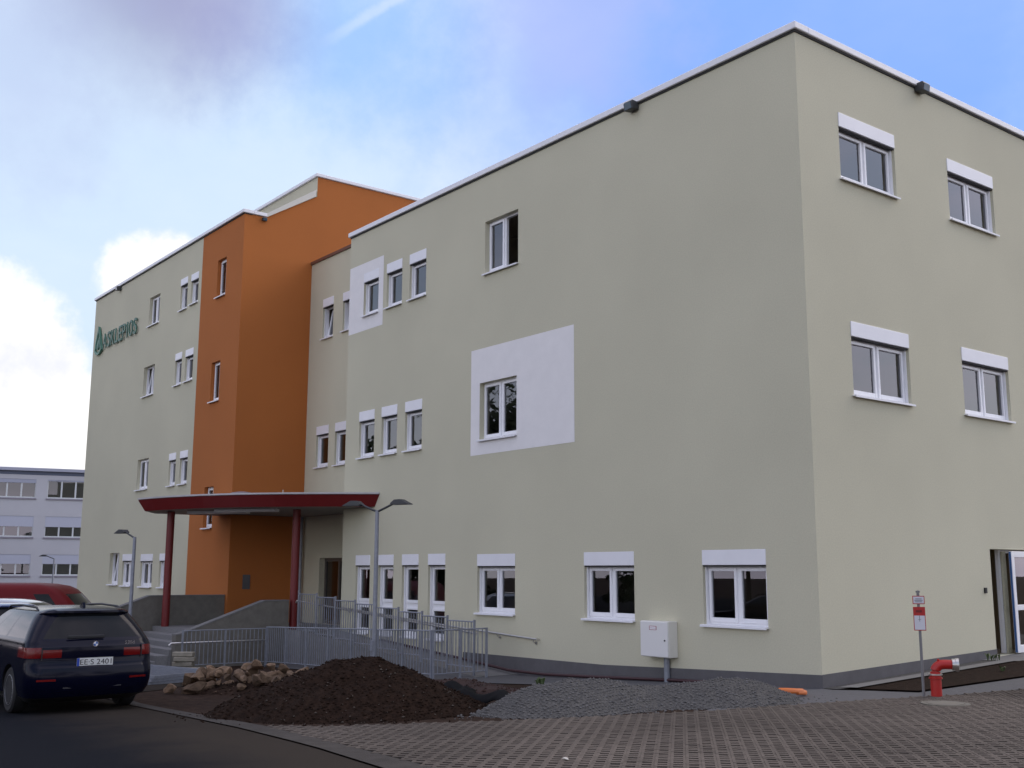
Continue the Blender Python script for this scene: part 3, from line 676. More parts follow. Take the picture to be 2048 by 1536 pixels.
# ------------------------------------------------------------------ white block far left
far = tag(empty('office_block', (-95.58, 13.78, 0), math.atan2(.97, .24)), 'white three storey office block with window bands far left', 'building')
FW = M('far_white', (.53, .53, .55), .9, var=.03, scale=.5); FSH = M('far_shutter', (.40, .42, .50), .7); FFR = M('far_frame', (.66, .69, .68), .6); FBD = M('far_band', (.10, .12, .17), .6); FSL = M('far_sill', (.28, .26, .30), .8)
fh = []
rows = [(8.33, 10.05), (4.78, 6.68), (1.32, 3.22), (-2.2, -.3)]
for z0, z1 in rows:
    for k in range(-5, 6): fh.append((.12+k*4.62, 3.75+k*4.62, z0, z1))
m = MB(); wall_grid(m, lambda u, v, d: (u, d, v), -24, 30, -3, 10.45, fh, rev=.18)
m.face([(-24, 0, -3), (-24, 12, -3), (-24, 12, 10.45), (-24, 0, 10.45)]); m.face([(30, 0, -3), (30, 12, -3), (30, 12, 10.45), (30, 0, 10.45)])
m.build('wall', FW, far, fix=False)
MB().box(-24, 30, -.02, 12, 10.455, 10.80).build('roof_band', FBD, far)
MB().box(-24.2, 30.2, -.25, 12.2, 10.802, 11.08).build('roof_edge', FSH, far)
random.seed(7)
for i, (a, b, c, d) in enumerate(fh):
    ww, hh = b-a, d-c
    third = ww/3; f = MB()
    for x in (0, third, 2*third, ww): f.box(max(0, x-.07), min(ww, x+.07), .10, .17, 0, hh)
    f.box(.07, ww-.07, .101, .17, 0, .12).box(.07, ww-.07, .101, .17, hh-.1, hh)
    o = f.build('window', FFR, far, loc=(a, 0, c))
    MB().face([(0, .15, 0), (ww, .15, 0), (ww, .15, hh), (0, .15, hh)]).build('pane', GLASS, o, fix=False)
    MB().face([(0, .9, 0), (ww, .9, 0), (ww, .9, hh), (0, .9, hh)]).build('interior', M('far_room', (.10, .10, .10), .9), o, fix=False)
    MB().box(-.1, ww+.1, -.08, .09, -.13, .0).build('sill', FSL, o)
    sh = (.35 if c > 8 else .95 if c > 4 else .85)*(1 if c < 8 or a < 0 else .35)
    MB().box(.0, ww, .03, .09, hh-sh, hh-.002).build('shutter', FSH if c > 8 else M('far_shutter_pale', (.50, .52, .60), .7), o)

# ------------------------------------------------------------------ heaps, stones
def nz(x, y, s, seed=0.): return mnoise.noise(Vector((x*s, y*s, seed)))
def heap(name, line, mat, label, cat, slope, rough, stone_mat, nst_, ssz, seed, tight=1.):
    """line: (x, y, height) ridge; the flank falls with the angle of repose"""
    xs = [p[0] for p in line]; ys = [p[1] for p in line]
    res = .055; x0, x1, y0, y1 = min(xs)-1.6, max(xs)+1.6, min(ys)-1.6, max(ys)+1.6
    ridge = []
    for (a, b) in zip(line, line[1:]):
        for t in range(10):
            f_ = t/10; ridge.append(tuple(a[k]+(b[k]-a[k])*f_ for k in range(3)))
    ridge.append(line[-1])
    def H(x, y):
        h = -9
        for rx_, ry, rh in ridge:
            dd = math.hypot(x-rx_, y-ry); v = rh-slope*max(0, math.sqrt(dd*dd+.035)-.187)
            if v > h: h = v
        if h < -.2: return h
        h += rough*(.9*nz(x, y, 1.3, seed)+.5*nz(x, y, 3.1, seed+3)+.40*nz(x*.8+y*.6, y*.8-x*.6, 6.3, seed+5)+.30*nz(x*.5-y*.87, y*.5+x*.87, 8.9, seed+8))*min(1, max(.15, h*5+.3))
        return h
    nx, ny = int((x1-x0)/res), int((y1-y0)/res); idx = {}; v = []; f = []
    hh = [[H(x0+i*res, y0+j*res) for j in range(ny+1)] for i in range(nx+1)]
    for i in range(nx):
        for j in range(ny):
            if max(hh[i][j], hh[i+1][j], hh[i][j+1], hh[i+1][j+1]) < 0: continue
            q = []
            for a, b in ((i, j), (i+1, j), (i+1, j+1), (i, j+1)):
                if (a, b) not in idx:
                    idx[(a, b)] = len(v); x, y = x0+a*res, y0+b*res; v.append((x, y, gz(x, y)+max(hh[a][b], -.06)-.01))
                q.append(idx[(a, b)])
            f.append(q)
    root = tag(empty(name, (line[len(line)//2][0], line[len(line)//2][1], 0)), label, cat)
    off = -Vector(root.location)
    me = bpy.data.meshes.new('heap'); me.from_pydata(v, [], f); me.materials.append(mat)
    me.polygons.foreach_set('use_smooth', [True]*len(me.polygons)); link(me, 'mass', root, off)
    rnd = random.Random(seed); st = MB(); surf = [p for p in v]; edge_ = [p for p in v if p[2] < gz(p[0], p[1])+.02]
    for _ in range(nst_):
        p = surf[rnd.randrange(len(surf))]
        if rnd.random() < .10: q_ = edge_[rnd.randrange(len(edge_))]; x_, y_ = q_[0]+rnd.gauss(0, .22), q_[1]+rnd.gauss(0, .22); p = (x_, y_, max(gz(x_, y_)-.01, gz(x_, y_)+H(x_, y_)-.01))
        s = ssz*(rnd.uniform(.35, 1.)**2*1.6 if rnd.random() > .02 else rnd.uniform(1.4, 2.4))+.006
        k = len(st.v); an = rnd.uniform(0, 6.28)
        pts = [(1, 0, 0), (-1, .1, 0), (0, 1, .1), (.1, -1, 0), (0, .1, .8), (0, 0, -.8)]
        for a, b, c in pts:
            a, b, c = a*rnd.uniform(.6, 1.2), b*rnd.uniform(.5, 1.), c*rnd.uniform(.5, 1.)
            st.v.append((p[0]+s*(a*math.cos(an)-b*math.sin(an)), p[1]+s*(a*math.sin(an)+b*math.cos(an)), p[2]+s*c+s*.2))
        for t in ((0, 2, 4), (2, 1, 4), (1, 3, 4), (3, 0, 4), (2, 0, 5), (1, 2, 5), (3, 1, 5), (0, 3, 5)): st.f.append(tuple(k+i for i in t)); st.mi.append(0 if rnd.random() < .93 else 1)
    o = st.build('clods', stone_mat, root, loc=off, fix=False); tag(o, kind='stuff')
    return root
heap('soil_heap', [(-3.85, -8.05, .10), (-3.35, -7.68, .38), (-2.99, -7.27, .55), (-2.72, -6.96, .66), (-2.44, -6.61, .70), (-2.22, -6.31, .60), (-2.04, -6.02, .42)], HEAPM,
     'large dark brown soil heap in front of the long railing', 'soil heap', .56, .06, [HEAPM, M('pale_clod', (.06, .048, .037), .95)], 3800, .016, 2.3)
heap('gravel_heap', [(-.72, -5.5, .18), (-.58, -5.12, .36), (-.48, -4.84, .37), (-.35, -4.34, .34), (-.26, -3.87, .26), (.02, -3.42, .23), (.24, -3.10, .29), (.42, -2.76, .36), (.52, -2.50, .32), (.62, -2.25, .16)], GRAVEL,
     'long low grey gravel heap along the edge of the slotted paving', 'gravel heap', .50, .05, [GRST, M('pale_gravel', (.13, .13, .13), .9)], 7000, .013, 5.1)
heap('red_soil_heap', [(-6.2, -3.6, .12), (-5.2, -3.3, .16), (-4.2, -3.4, .15), (-3.4, -3.9, .12)], REDSOIL, 'low reddish soil strip between the two heaps', 'soil heap', .30, .05, [REDSOIL, M('pale_clod', (.16, .13, .10))], 500, .02, 8.7)
def rock_mesh(seed, n=2):
    b = bmesh.new(); bmesh.ops.create_icosphere(b, subdivisions=n, radius=1); rr = random.Random(seed)
    cuts = [(Vector((rr.gauss(0, 1), rr.gauss(0, 1), rr.gauss(0, 1))).normalized(), rr.uniform(.38, .72)) for _ in range(13)]
    for v in b.verts:
        for n_, d in cuts:
            t = v.co.dot(n_)
            if t > d: v.co -= n_*(t-d)
        v.co *= 1+.05*mnoise.noise(v.co*2.3+Vector((seed, 0, 0)))
    m = bpy.data.meshes.new('rubble_stone'); b.to_mesh(m); b.free(); m.materials.append(ROCK); return m
RM = [rock_mesh(i) for i in range(7)]
random.seed(21)
def lerp(a, b, t): return a+(b-a)*t
stones = []
A_, B_ = Vector((-8.75, -6.75)), Vector((-6.75, -5.25))
for i in range(58):
    t = random.random(); lay = random.random()
    q = A_.lerp(B_, t); n_ = Vector((-.60, .80)); off_ = random.uniform(-.25, .55)
    hgt = max(.02, (.52-.5*abs(off_-.2))*math.sin(math.pi*(.15+.75*t))**.5)
    p = q+n_*off_; s = random.uniform(.09, .22)
    stones.append((p.x, p.y, hgt*lay+.02, s))
stones += [(-8.62, -7.05, .05, .16), (-8.15, -6.75, .10, .19), (-7.6, -5.9, .46, .20), (-7.75, -5.9, .40, .17), (-7.0, -5.55, .26, .17), (-6.85, -5.4, .2, .18), (-7.35, -5.95, .22, .19), (-6.6, -5.35, .16, .16)]
for i, (x, y, h, s) in enumerate(stones):
    o = link(RM[i % 7], 'rubble_stone', None, (x, y, gz(x, y)+h)); o.rotation_euler = (random.uniform(-.5, .5), random.uniform(-.5, .5), random.uniform(0, 6.28))
    o.scale = (s*random.uniform(1.0, 1.45), s*random.uniform(.75, 1.0), s*random.uniform(.6, .85))
    own = {len(stones)-8: 'lone tan sandstone lying apart at the left end of the rubble pile', len(stones)-6: 'topmost tan sandstone of the rubble pile', len(stones)-1: 'tan sandstone at the right end of the pile, nearest the soil heap'}
    tag(o, own.get(i, 'rough tan sandstone rubble heaped in the pile left of the dark soil heap'), 'stone', 'sandstone rubble pile')
heap('rubble_soil', [(-8.5, -6.35, .08), (-7.9, -5.85, .20), (-7.3, -5.45, .20), (-6.8, -5.1, .10)], SOIL, 'flat brown soil mound under the sandstone rubble', 'soil heap', .42, .05, [SOIL, ROCK], 500, .022, 12.2)
BLK = M('block_concrete', (.26, .235, .185), .9, var=.18, scale=9, bump=.5, bscale=40, rnd=.12)
bmh = MB().box(-.24, .24, -.10, .10, 0, .105).mesh('concrete_block', BLK)
for i, (x, y, z, a, lab) in enumerate([(-14.3, -4.55, 0, 20, 'lowest concrete block of the small stack beside the stair wall'), (-14.32, -4.56, .112, 14, 'second concrete block up in the stack beside the stair wall'), (-14.28, -4.55, .224, 26, 'third concrete block up in the stack beside the stair wall'), (-14.31, -4.57, .336, 18, 'topmost concrete block of the stack beside the stair wall'), (-13.75, -4.5, 0, 40, 'single concrete block lying right of the small block stack')]):
    o = link(bmh, 'concrete_block', None, (x, y, gz(x, y)+z), R(a+32)); bevel(o, .015, 1); tag(o, lab, 'block', 'loose concrete blocks by the stairs')
rng = random.Random(3)
mat_lab = ['lowest steel mesh panel of the flat stack behind the dark estate car', 'middle steel mesh panel of the flat stack behind the dark estate car', 'topmost steel mesh panel of the flat stack behind the dark estate car']
for i in range(3):
    o = tag(empty('mesh_panel', (-12.5, -6.1, gz(-12.5, -6)+.02+i*.065), R(12+i*2)), mat_lab[i], 'panel', 'stacked steel panels')
    q = MB()
    for a, b in ((-1.4, -1.35), (1.35, 1.4)): q.box(a, b, -.8, .8, 0, .05)
    for a, b in ((-.8, -.75), (.75, .8)): q.box(-1.349, 1.349, a, b, 0, .05)
    q.build('frame', GALV, o); q = MB()
    for k in range(26): q.box(-1.34+k*.105, -1.33+k*.105, -.749, .749, .015, .025)
    for k in range(14): q.box(-1.349, 1.349, -.70+k*.105, -.69+k*.105, .0255, .035)
    tag(q.build('wire_mesh', GALV, o), kind='stuff')
# black drain sheet between the heaps
mb = MB(); NU = 26; pts = []
for i in range(NU+1):
    t = i/NU; x = lerp(-4.3, -1.05, t); y = lerp(-4.15, -5.35, t)+.12*math.sin(t*9)
    row = []
    for k in range(7):
        s = k/6-.5; row.append((x+s*.36*.35, y+s*.36, gz(x, y)+.07+.10*math.cos(s*3)+.05*math.sin(t*17+s*4)+.03*nz(t*9, s*4, 1, 3)))
    pts.append(row)
for i in range(NU):
    for k in range(6): mb.face([pts[i][k], pts[i+1][k], pts[i+1][k+1], pts[i][k+1]])
sh = mb.build('drain_sheet', M('black_membrane', (.006, .006, .007), .8, spec=.08), weld=True, smooth=True)
sm_ = sh.modifiers.new('thick', 'SOLIDIFY'); sm_.thickness = .012
tag(sh, 'crumpled black drainage sheet between the soil heap and the gravel heap', 'sheet')
# orange hose ring beside the gravel heap
pts = [(.42+.30*math.cos(a), -1.55+.42*math.sin(a), gz(.42, -1.5)+.03+.006*i/8+.05*max(0, math.sin(a+2.2))) for i, a in enumerate([k*.3 for k in range(44)])]
tag(MB().tube(pts, .028, 8).build('cable_duct', M('orange_duct', (.62, .16, .03), .5), smooth=True), 'coil of orange cable duct beside the gravel heap', 'duct')
# manhole plate on the pavers
mh = tag(empty('manhole_cover', (2.86, -1.32, gz(2.86, -1.3)+.006)), 'pale round manhole cover set in the slotted paving near the hydrant', 'manhole')
MB().lathe([(.30, -.05), (.30, .006), (.24, .006), (.235, .001), (0, .001)], 28).build('frame', M('pale_concrete', (.13, .12, .095), .9, var=.15, scale=10), mh)
MB().lathe([(.225, .0015), (.225, .008), (0, .010)], 28).build('lid', M('pale_lid', (.145, .132, .105), .9, var=.15, scale=10), mh)
o = link(rock_mesh(31), 'white_stone', None, (3.24, -8.02, gz(3.24, -8)+.015)); o.scale = (.05, .032, .016); o.data.materials[0] = M('white_lime', (.55, .52, .46), .9)
tag(o, 'small pale stone lying on the slotted paving at the front', 'stone')

# ------------------------------------------------------------------ hydrant and its sign
HRED = M('hydrant_red', (.40, .013, .009), .4, var=.05)
hy = tag(empty('hydrant', (2.14, -.34, gz(2.14, -.3)-.01)), 'red fire supply pipe with a bent top and silver coupling on the pavement edge', 'hydrant'); hy.scale = (.86, .86, .80)
MB().lathe([(.085, 0), (.085, .30), (.105, .305), (.105, .33), (.088, .335), (.088, .36)], 24).build('standpipe', HRED, hy, smooth=True)
MB().lathe([(.094, .365), (.108, .37), (.108, .388), (.094, .393)], 24).build('clamp', STAIN, hy, smooth=True)
dirx = Vector((.80, .60, 0))
el = [(0, 0, .36), (0, 0, .42)]+[tuple(dirx*(.13-.13*math.cos(a))+Vector((0, 0, .42+.13*math.sin(a)))) for a in (R(15), R(30), R(45), R(60), R(75), R(90))]+[tuple(dirx*.26+Vector((0, 0, .55)))]
MB().tube(el, .080, 20).build('elbow', HRED, hy, smooth=True)
q = MB().lathe([(.084, 0), (.100, .005), (.100, .05), (.112, .055), (.112, .10), (.09, .105), (.03, .11), (.0, .11)], 24, 'x').build('coupling', STAIN, hy, smooth=True, loc=tuple(dirx*.255+Vector((0, 0, .55))), rz=math.atan2(dirx.y, dirx.x))
MB().tube([dirx*.35+Vector((0, 0, .44)), dirx*.36+Vector((0, 0, .66))], .012, 6).build('lever', STAIN, hy)
MB().lathe([(.012, .60), (.02, .62), (.02, .64), (0, .645)], 10).build('cap_screw', HRED, hy, loc=(.05, .02, 0))
sp = tag(empty('supply_sign', (1.98, -.40, gz(1.98, -.4)), R(38)), 'small red and white fire supply sign on a grey pole beside the hydrant', 'sign'); sp.scale = (1, 1, .955)
MB().tube([(0, 0, -.1), (0, 0, 1.47)], .020, 10).build('pole', M('dull_zinc', (.20, .20, .20), .6, metal=.3), sp, smooth=True)
MB().lathe([(.0, 1.47), (.03, 1.475), (.03, 1.50), (0, 1.51)], 10).build('cap', M('dull_zinc', (.2, .2, .2)), sp)
SRED = M('sign_red', (.42, .016, .014), .45); SWH = M('sign_white', (.62, .62, .66), .45)
SGR = M('sign_grey_text', (.20, .20, .22), .6)
for z0, z1, mt in ((1.31, 1.43, 0), (.93, 1.27, 1)):
    p_ = MB().box(-.080, .080, -.034, -.026, z0, z1).build('plate', SRED, sp)
    if mt == 0:
        MB().box(-.070, .070, -.0365, -.0345, z0+.012, z1-.012).build('field', SWH, p_)
        t_ = MB()
        for zz, a, b in ((1.386, -.042, .042), (1.365, -.054, .054), (1.344, -.046, .046)): t_.box(a, b, -.0385, -.037, zz-.006, zz+.005)
        t_.build('print', SGR, p_)
    else:
        MB().box(-.070, .070, -.0365, -.0345, z0+.012, 1.145).build('field', SWH, p_)
        t_ = MB().box(-.004, .004, -.0385, -.037, 1.06, 1.143).box(-.02, .02, -.0385, -.037, 1.085, 1.091); t_.build('print', SGR, p_)
        MB().box(-.045, .035, -.0365, -.0345, 1.19, 1.225).build('print', M('sign_dark_red', (.16, .008, .008), .5), p_)

# ------------------------------------------------------------------ weeds
LEAF = M('weed_leaf', (.055, .085, .022), .7, var=.3, scale=20)
def weed(loc, n, h, seed, label):
    rr = random.Random(seed); o = tag(empty('weed', loc), label, 'weed', 'weeds on bare soil'); mb = MB()
    for i in range(n):
        a = rr.uniform(0, 6.28); l = h*rr.uniform(.5, 1.); b = l*rr.uniform(.3, .8); wd = l*.16
        d = Vector((math.cos(a), math.sin(a), 0)); s = Vector((-d.y, d.x, 0))*wd; bs = Vector((rr.gauss(0, h*.25), rr.gauss(0, h*.25), 0))
        p0, p1, p2 = bs, bs+d*b*.5+Vector((0, 0, l*.75)), bs+d*b+Vector((0, 0, l*rr.uniform(.5, 1)))
        mb.face([p0-s*.3, p0+s*.3, p1+s, p1-s]).face([p1-s, p1+s, p2])
    mb.build('leaves', LEAF, o, fix=False); return o
weed((.42, 4.3, gz(.42, 4.3)+.03), 16, .16, 1, 'small green weed at the kerb by the side door')
weed((-4.55, -1.95, gz(-4.6, 0)), 14, .16, 2, 'small yellowish weed behind the left end of the gravel heap')
for i, (x, y, lab) in enumerate([(1.35, 2.9, 'low weed tuft in the bed left of the path'), (1.75, 3.3, 'weed tuft at the front edge of the bed'), (1.9, 4.1, 'broad weed patch at the right end of the bed'), (1.3, 4.2, 'weed tuft near the door path in the bed')]):
    weed((x, y, gz(x, y)+.015), 22, .10, 10+i, lab)

# ------------------------------------------------------------------ vehicles
TAIL = M('tail_light_red', (.14, .0030, .0035), .2, spec=.3, coat=.25); CHR = M('chrome', (.7, .7, .72), .15, metal=1.)
CGL = M('car_glass', (.007, .008, .009), .05, spec=.22)
CINT = M('car_interior', (.02, .02, .022), .8)
RIM = M('alloy_rim', (.42, .43, .46), .3, metal=.8)
def half_outline(xr, xf, hw, rr, rf, br, bf, nr=8, nc=5, ns=26, nf=6):
    pts = []
    for i in range(nr): y = (hw-rr)*i/nr; pts.append((xr+br*(y/hw)**2, y))
    xb = xr+br*((hw-rr)/hw)**2
    for i in range(nc): a = math.pi/2*i/nc; pts.append((xb+rr-rr*math.cos(a), hw-rr+rr*math.sin(a)))
    xfb = xf-bf*((hw-rf)/hw)**2
    for i in range(ns): t = i/ns; pts.append((xb+rr+(xfb-rf-xb-rr)*t, hw+.012*math.sin(math.pi*t)))
    for i in range(nc): a = math.pi/2*i/nc; pts.append((xfb-rf+rf*math.sin(a), hw-rf+rf*math.cos(a)))
    for i in range(nf+1): y = (hw-rf)*(1-i/nf); pts.append((xf-bf*(y/hw)**2, y))
    return pts
def car(name, loc, rz, label, paint, SL, axles, wr, rules, grp='parked vehicles', plate=None, extras=None, cat='car', track=.80, lift=0.):
    """SL: horizontal slices (z, xr, xf, hw, rr, rf, br, bf); rules(j, z) gives the surface: 0 paint 1 side glass 2 rear glass 3 windscreen 4 lamp 5 trim"""
    root = tag(empty(name, loc, rz), label, cat, grp)
    rows = []; SL0 = SL
    if lift: SL = [(s[0]+lift*min(1, (s[0]-.19)/.45), *s[1:]) for s in SL]
    for s in SL:
        h = half_outline(*s[1:]); full = [(x, y) for x, y in h]+[(x, -y) for x, y in h[-2:0:-1]]
        rows.append([(x, y, s[0]) for x, y in full])
    nh = len(half_outline(*SL[0][1:])); n = len(rows[0]); v = []; f = []; mi = []
    for r_ in rows: v += r_
    for i in range(len(rows)-1):
        zc = (SL0[i][0]+SL0[i+1][0])/2
        for j in range(n):
            k = (j+1) % n; f.append((i*n+j, i*n+k, (i+1)*n+k, (i+1)*n+j))
            jh = j if j < nh-1 else n-1-j
            mi.append(rules(jh, zc))
    f.append(tuple(range(n))); mi.append(5); f.append(tuple((len(rows)-1)*n+j for j in range(n))[::-1]); mi.append(0)
    me = bpy.data.meshes.new('shell'); me.from_pydata(v, [], f)
    mats = [paint, CGL, CGL, CGL, TAIL, BLACK]
    for q in mats: me.materials.append(q)
    me.polygons.foreach_set('material_index', mi)
    b = bmesh.new(); b.from_mesh(me); bmesh.ops.recalc_face_normals(b, faces=b.faces); b.to_mesh(me); b.free()
    tmp = link(me, 'shell')
    cu = MB()
    for ax in axles:
        for s in (-1, 1): cu.lathe([(wr+.045, s*.55), (wr+.045, s*1.3)], 36, 'y', c=(ax, 0, wr))
    cut = cu.build('cutter', BLACK)
    bo = tmp.modifiers.new('arch', 'BOOLEAN'); bo.object = cut; bo.operation = 'DIFFERENCE'; bo.solver = 'EXACT'
    dg = bpy.context.evaluated_depsgraph_get(); em_ = bpy.data.meshes.new_from_object(tmp.evaluated_get(dg))
    bpy.data.objects.remove(tmp); bpy.data.objects.remove(cut)
    def part(nm, keep, parent, mat, both=None):
        b = bmesh.new(); b.from_mesh(em_)
        bmesh.ops.delete(b, geom=[q for q in b.faces if not keep(q)], context='FACES')
        bmesh.ops.remove_doubles(b, verts=b.verts, dist=1e-4)
        m_ = bpy.data.meshes.new(nm); b.to_mesh(m_); b.free()
        if not len(m_.polygons): return None
        m_.materials.clear(); m_.materials.append(mat)
        for p in m_.polygons: p.material_index = 0
        m_.polygons.foreach_set('use_smooth', [True]*len(m_.polygons)); m_.set_sharp_from_angle(angle=R(32))
        return link(m_, nm, parent)
    body = part('body', lambda q: q.material_index == 0, root, paint)
    part('bumper_trim', lambda q: q.material_index >= 5, root, BLACK)
    for s, nm in ((1, 'side_window'), (-1, 'side_window')): part(nm, lambda q, s=s: q.material_index == 1 and q.calc_center_median().y*s > 0, root, CGL)
    part('rear_window', lambda q: q.material_index == 2, root, CGL); part('windscreen', lambda q: q.material_index == 3, root, CGL)
    for s in (1, -1): part('tail_light', lambda q, s=s: q.material_index == 4 and q.calc_center_median().y*s > 0, root, TAIL)
    # dark cabin inside
    L_ = SL[0][2]; MB().box(.6, L_*.62, -.62, .62, .45, .97).build('cabin', CINT, root)
    for sx in (.95, 1.9, 2.5):
        for sy in (-.36, .36): q = MB().box(-.06, .06, -.22, .22, .9, 1.22).build('headrest', CINT, root, loc=(sx, sy, 0)); bevel(q, .04, 2)
    for ax in axles:
        for s in (-1, 1):
            wl = MB().lathe([(wr*.62, -.11), (wr*.9, -.115), (wr*.985, -.08), (wr, -.02), (wr, .04), (wr*.985, .09), (wr*.9, .115), (wr*.66, .11)], 36, 'y').build('wheel', RUBBER, root, smooth=True, loc=(ax, s*track, wr))
            wl.rotation_euler = (0, 0, 0 if s > 0 else math.pi)
            rm_ = MB().lathe([(wr*.665, .108), (wr*.64, .112), (wr*.60, .07), (wr*.58, -.05)], 36, 'y')
            for k in range(10):
                a = 2*math.pi*k/10+.16*(1 if k % 2 else -1)
                ca, sa = math.cos(a), math.sin(a)
                p0 = Vector((ca*wr*.10, .075, sa*wr*.10)); p1 = Vector((ca*wr*.62, .095, sa*wr*.62))
                rm_.tube([p0, p1], .018, 5)
            rm_.lathe([(wr*.17, .06), (wr*.16, .10), (0, .105)], 16, 'y').build('rim', RIM, wl, smooth=True)
            MB().lathe([(wr*.57, -.04), (0, -.04)], 20, 'y').build('brake_disc', BLACK, wl)
    if extras: extras(root, body)
    return root
# estate car
SLB = [(.19, .30, 4.60, .78, .20, .3, .05, .1), (.26, .10, 4.80, .87, .22, .35, .07, .15), (.34, .03, 4.86, .905, .22, .4, .08, .2), (.44, .0, 4.89, .92, .22, .42, .08, .22), (.54, .0, 4.90, .925, .22, .42, .08, .22), (.615, .02, 4.89, .926, .22, .42, .08, .22),
       (.64, .055, 4.88, .926, .2, .42, .08, .22), (.70, .075, 4.86, .926, .2, .42, .08, .22), (.755, .075, 4.83, .925, .2, .42, .08, .22), (.83, .07, 4.76, .922, .2, .42, .08, .22), (.87, .072, 4.70, .92, .2, .42, .085, .23), (.905, .075, 4.62, .915, .2, .42, .09, .25), (.93, .105, 4.5, .912, .2, .42, .09, .25),
       (.965, .125, 4.0, .905, .2, .4, .09, .25), (1.0, .16, 3.55, .885, .19, .3, .08, .2), (1.02, .18, 3.48, .872, .18, .3, .08, .2), (1.12, .255, 3.26, .825, .20, .28, .07, .2), (1.22, .335, 3.04, .772, .22, .26, .07, .2), (1.31, .405, 2.84, .716, .24, .24, .06, .2), (1.36, .43, 2.72, .680, .25, .24, .06, .2),
       (1.385, .38, 2.64, .660, .25, .24, .05, .2), (1.415, .38, 2.5, .615, .25, .24, .05, .2), (1.44, .46, 2.3, .53, .22, .24, .05, .2), (1.455, .64, 2.1, .40, .2, .2, .05, .2), (1.463, .9, 1.8, .22, .1, .1, .05, .1)]
def rule_b(j, z):
    if z < .30: return 5
    if .755 < z < .905 and (5 <= j <= 7 and z < .88 or 8 <= j <= 14): return 4
    if 1.02 < z < 1.36:
        if j <= 7: return 2
        if 13+1 <= j <= 13+24 and j not in (13+10, 13+19): return 1
        if j >= 44: return 3
    return 0
NAVY = M('navy_paint', (.0022, .003, .012), .2, metal=.0, coat=.10, spec=.14)
def bmw_extras(root, body):
    o = MB().box(-.012, .0, -.262, .262, -.058, .058).build('number_plate', M('plate_white', (.62, .63, .60), .5), root, loc=(.060, -.02, .765))
    MB().box(-.0145, -.0125, .225, .262, -.056, .056).build('plate_band', M('plate_blue', (.01, .05, .35), .5), o)
    tm = text_mesh('EE·S 2401', .108, .001, [BLACK], .80)
    bx = [v.co.x for v in tm.vertices]; mn, mxx = min(bx), max(bx)
    for v in tm.vertices: v.co.x = (v.co.x-mn)*(.455/(mxx-mn))
    t = link(tm, 'plate_lettering', o, (-.0138, .215, -.038)); t.rotation_euler = (R(90), 0, R(-90))
    MB().box(-.010, .0, -.262, .262, -.075, -.060).build('plate_holder', CHR, o)
    rl = MB().lathe([(.042, -.008), (.042, .002), (.034, .004)], 24, 'x').build('badge', CHR, root, loc=(.075, -.02, 1.02))
    bb = MB()
    for q in range(4):
        a0 = math.pi/2*q
        bb.face([(-.0095, 0, 0)]+[(-.0095, .033*math.cos(a0+k*math.pi/8), .033*math.sin(a0+k*math.pi/8)) for k in range(5)], q % 2)
    bb.build('badge_field', [M('badge_white', (.75, .75, .78), .4), M('badge_blue', (.02, .10, .35), .4)], rl, fix=False)
    t = link(text_mesh('530d', .075, .003, [CHR], 1.0), 'model_lettering', root, (.098, -.46, 1.0)); t.rotation_euler = (R(90), 0, R(-90))
    for s in (1, -1):
        MB().box(-.012, .02, -.006, .006, .80, .985).build('light_seam', BLACK, root, loc=(.118, s*.722, 0))
        MB().box(-.008, .02, -.13, .13, -.014, .014).build('reflector', TAIL, root, loc=(.045, s*.66, .525), rz=R(-8*s))
        MB().tube([(.85, s*.615, 1.485), (.98, s*.615, 1.535), (1.8, s*.62, 1.552), (2.5, s*.605, 1.53), (2.62, s*.60, 1.475)], .017, 8).build('roof_rail', BLACK, root, smooth=True)
        mr = MB().lathe([(.0, -.09), (.05, -.085), (.075, -.03), (.078, .04), (.06, .08), (0, .085)], 16, 'x').build('mirror', NAVY, root, smooth=True, loc=(3.0, s*1.02, 1.08)); mr.scale = (1, 1.3, 1)
        MB().box(0, .2, -.008, .012, -.012, .012).build('door_handle', NAVY, root, loc=(1.55, s*.925, .945)); MB().box(0, .2, -.008, .012, -.012, .012).build('door_handle', NAVY, root, loc=(2.6, s*.93, .935))
    wp = MB().box(-.028, .0, -.27, .27, -.022, .028).build('wiper', BLACK, root, loc=(.172, .10, 1.12)); bevel(wp, .012, 2)
    MB().prism([(.66, 1.537), (.86, 1.545), (.74, 1.607), (.70, 1.61)], 'y', -.018, .018).build('antenna_fin', NAVY, root)
    MB().box(.03, .045, -.42, .42, .40, .417).build('crease_highlight', M('crease_shine', (.08, .08, .085), .3, metal=.6), root)  # thin metal strip painting in the light line on the bumper crease
car('estate_car', (-6.05, -9.20, gz(-7.1, -9.2)-.01), R(180), 'dark navy estate car seen from behind at the left edge', NAVY, SLB, (1.03, 3.98), .335, rule_b, extras=bmw_extras, lift=.08)
SLH = [(z, xr, xf-.5, hw, rr, rf, br, bf) for z, xr, xf, hw, rr, rf, br, bf in SLB]
def plain(root, body):
    for s in (1, -1):
        mr = MB().lathe([(.0, -.09), (.05, -.085), (.075, -.03), (.078, .04), (.06, .08), (0, .085)], 12, 'x').build('mirror', BLACK, root, smooth=True, loc=(2.55, s*1.02, 1.0)); mr.scale = (1, 1.3, 1)
sf = CAM+px_dir(62, 1200)*29.5
SILP = (sf.x-2.0*math.cos(R(52)), sf.y-2.0*math.sin(R(52)), sf.z-1.55)
car('parked_car', (-15.2, -8.15, gz(-17, -9)), R(178), 'blue car parked ahead of the dark estate car, cut by the left edge', M('blue_paint', (.05, .085, .22), .25, metal=.4, coat=1.), SLH, (.95, 3.5), .32, rule_b, extras=plain, lift=.13)
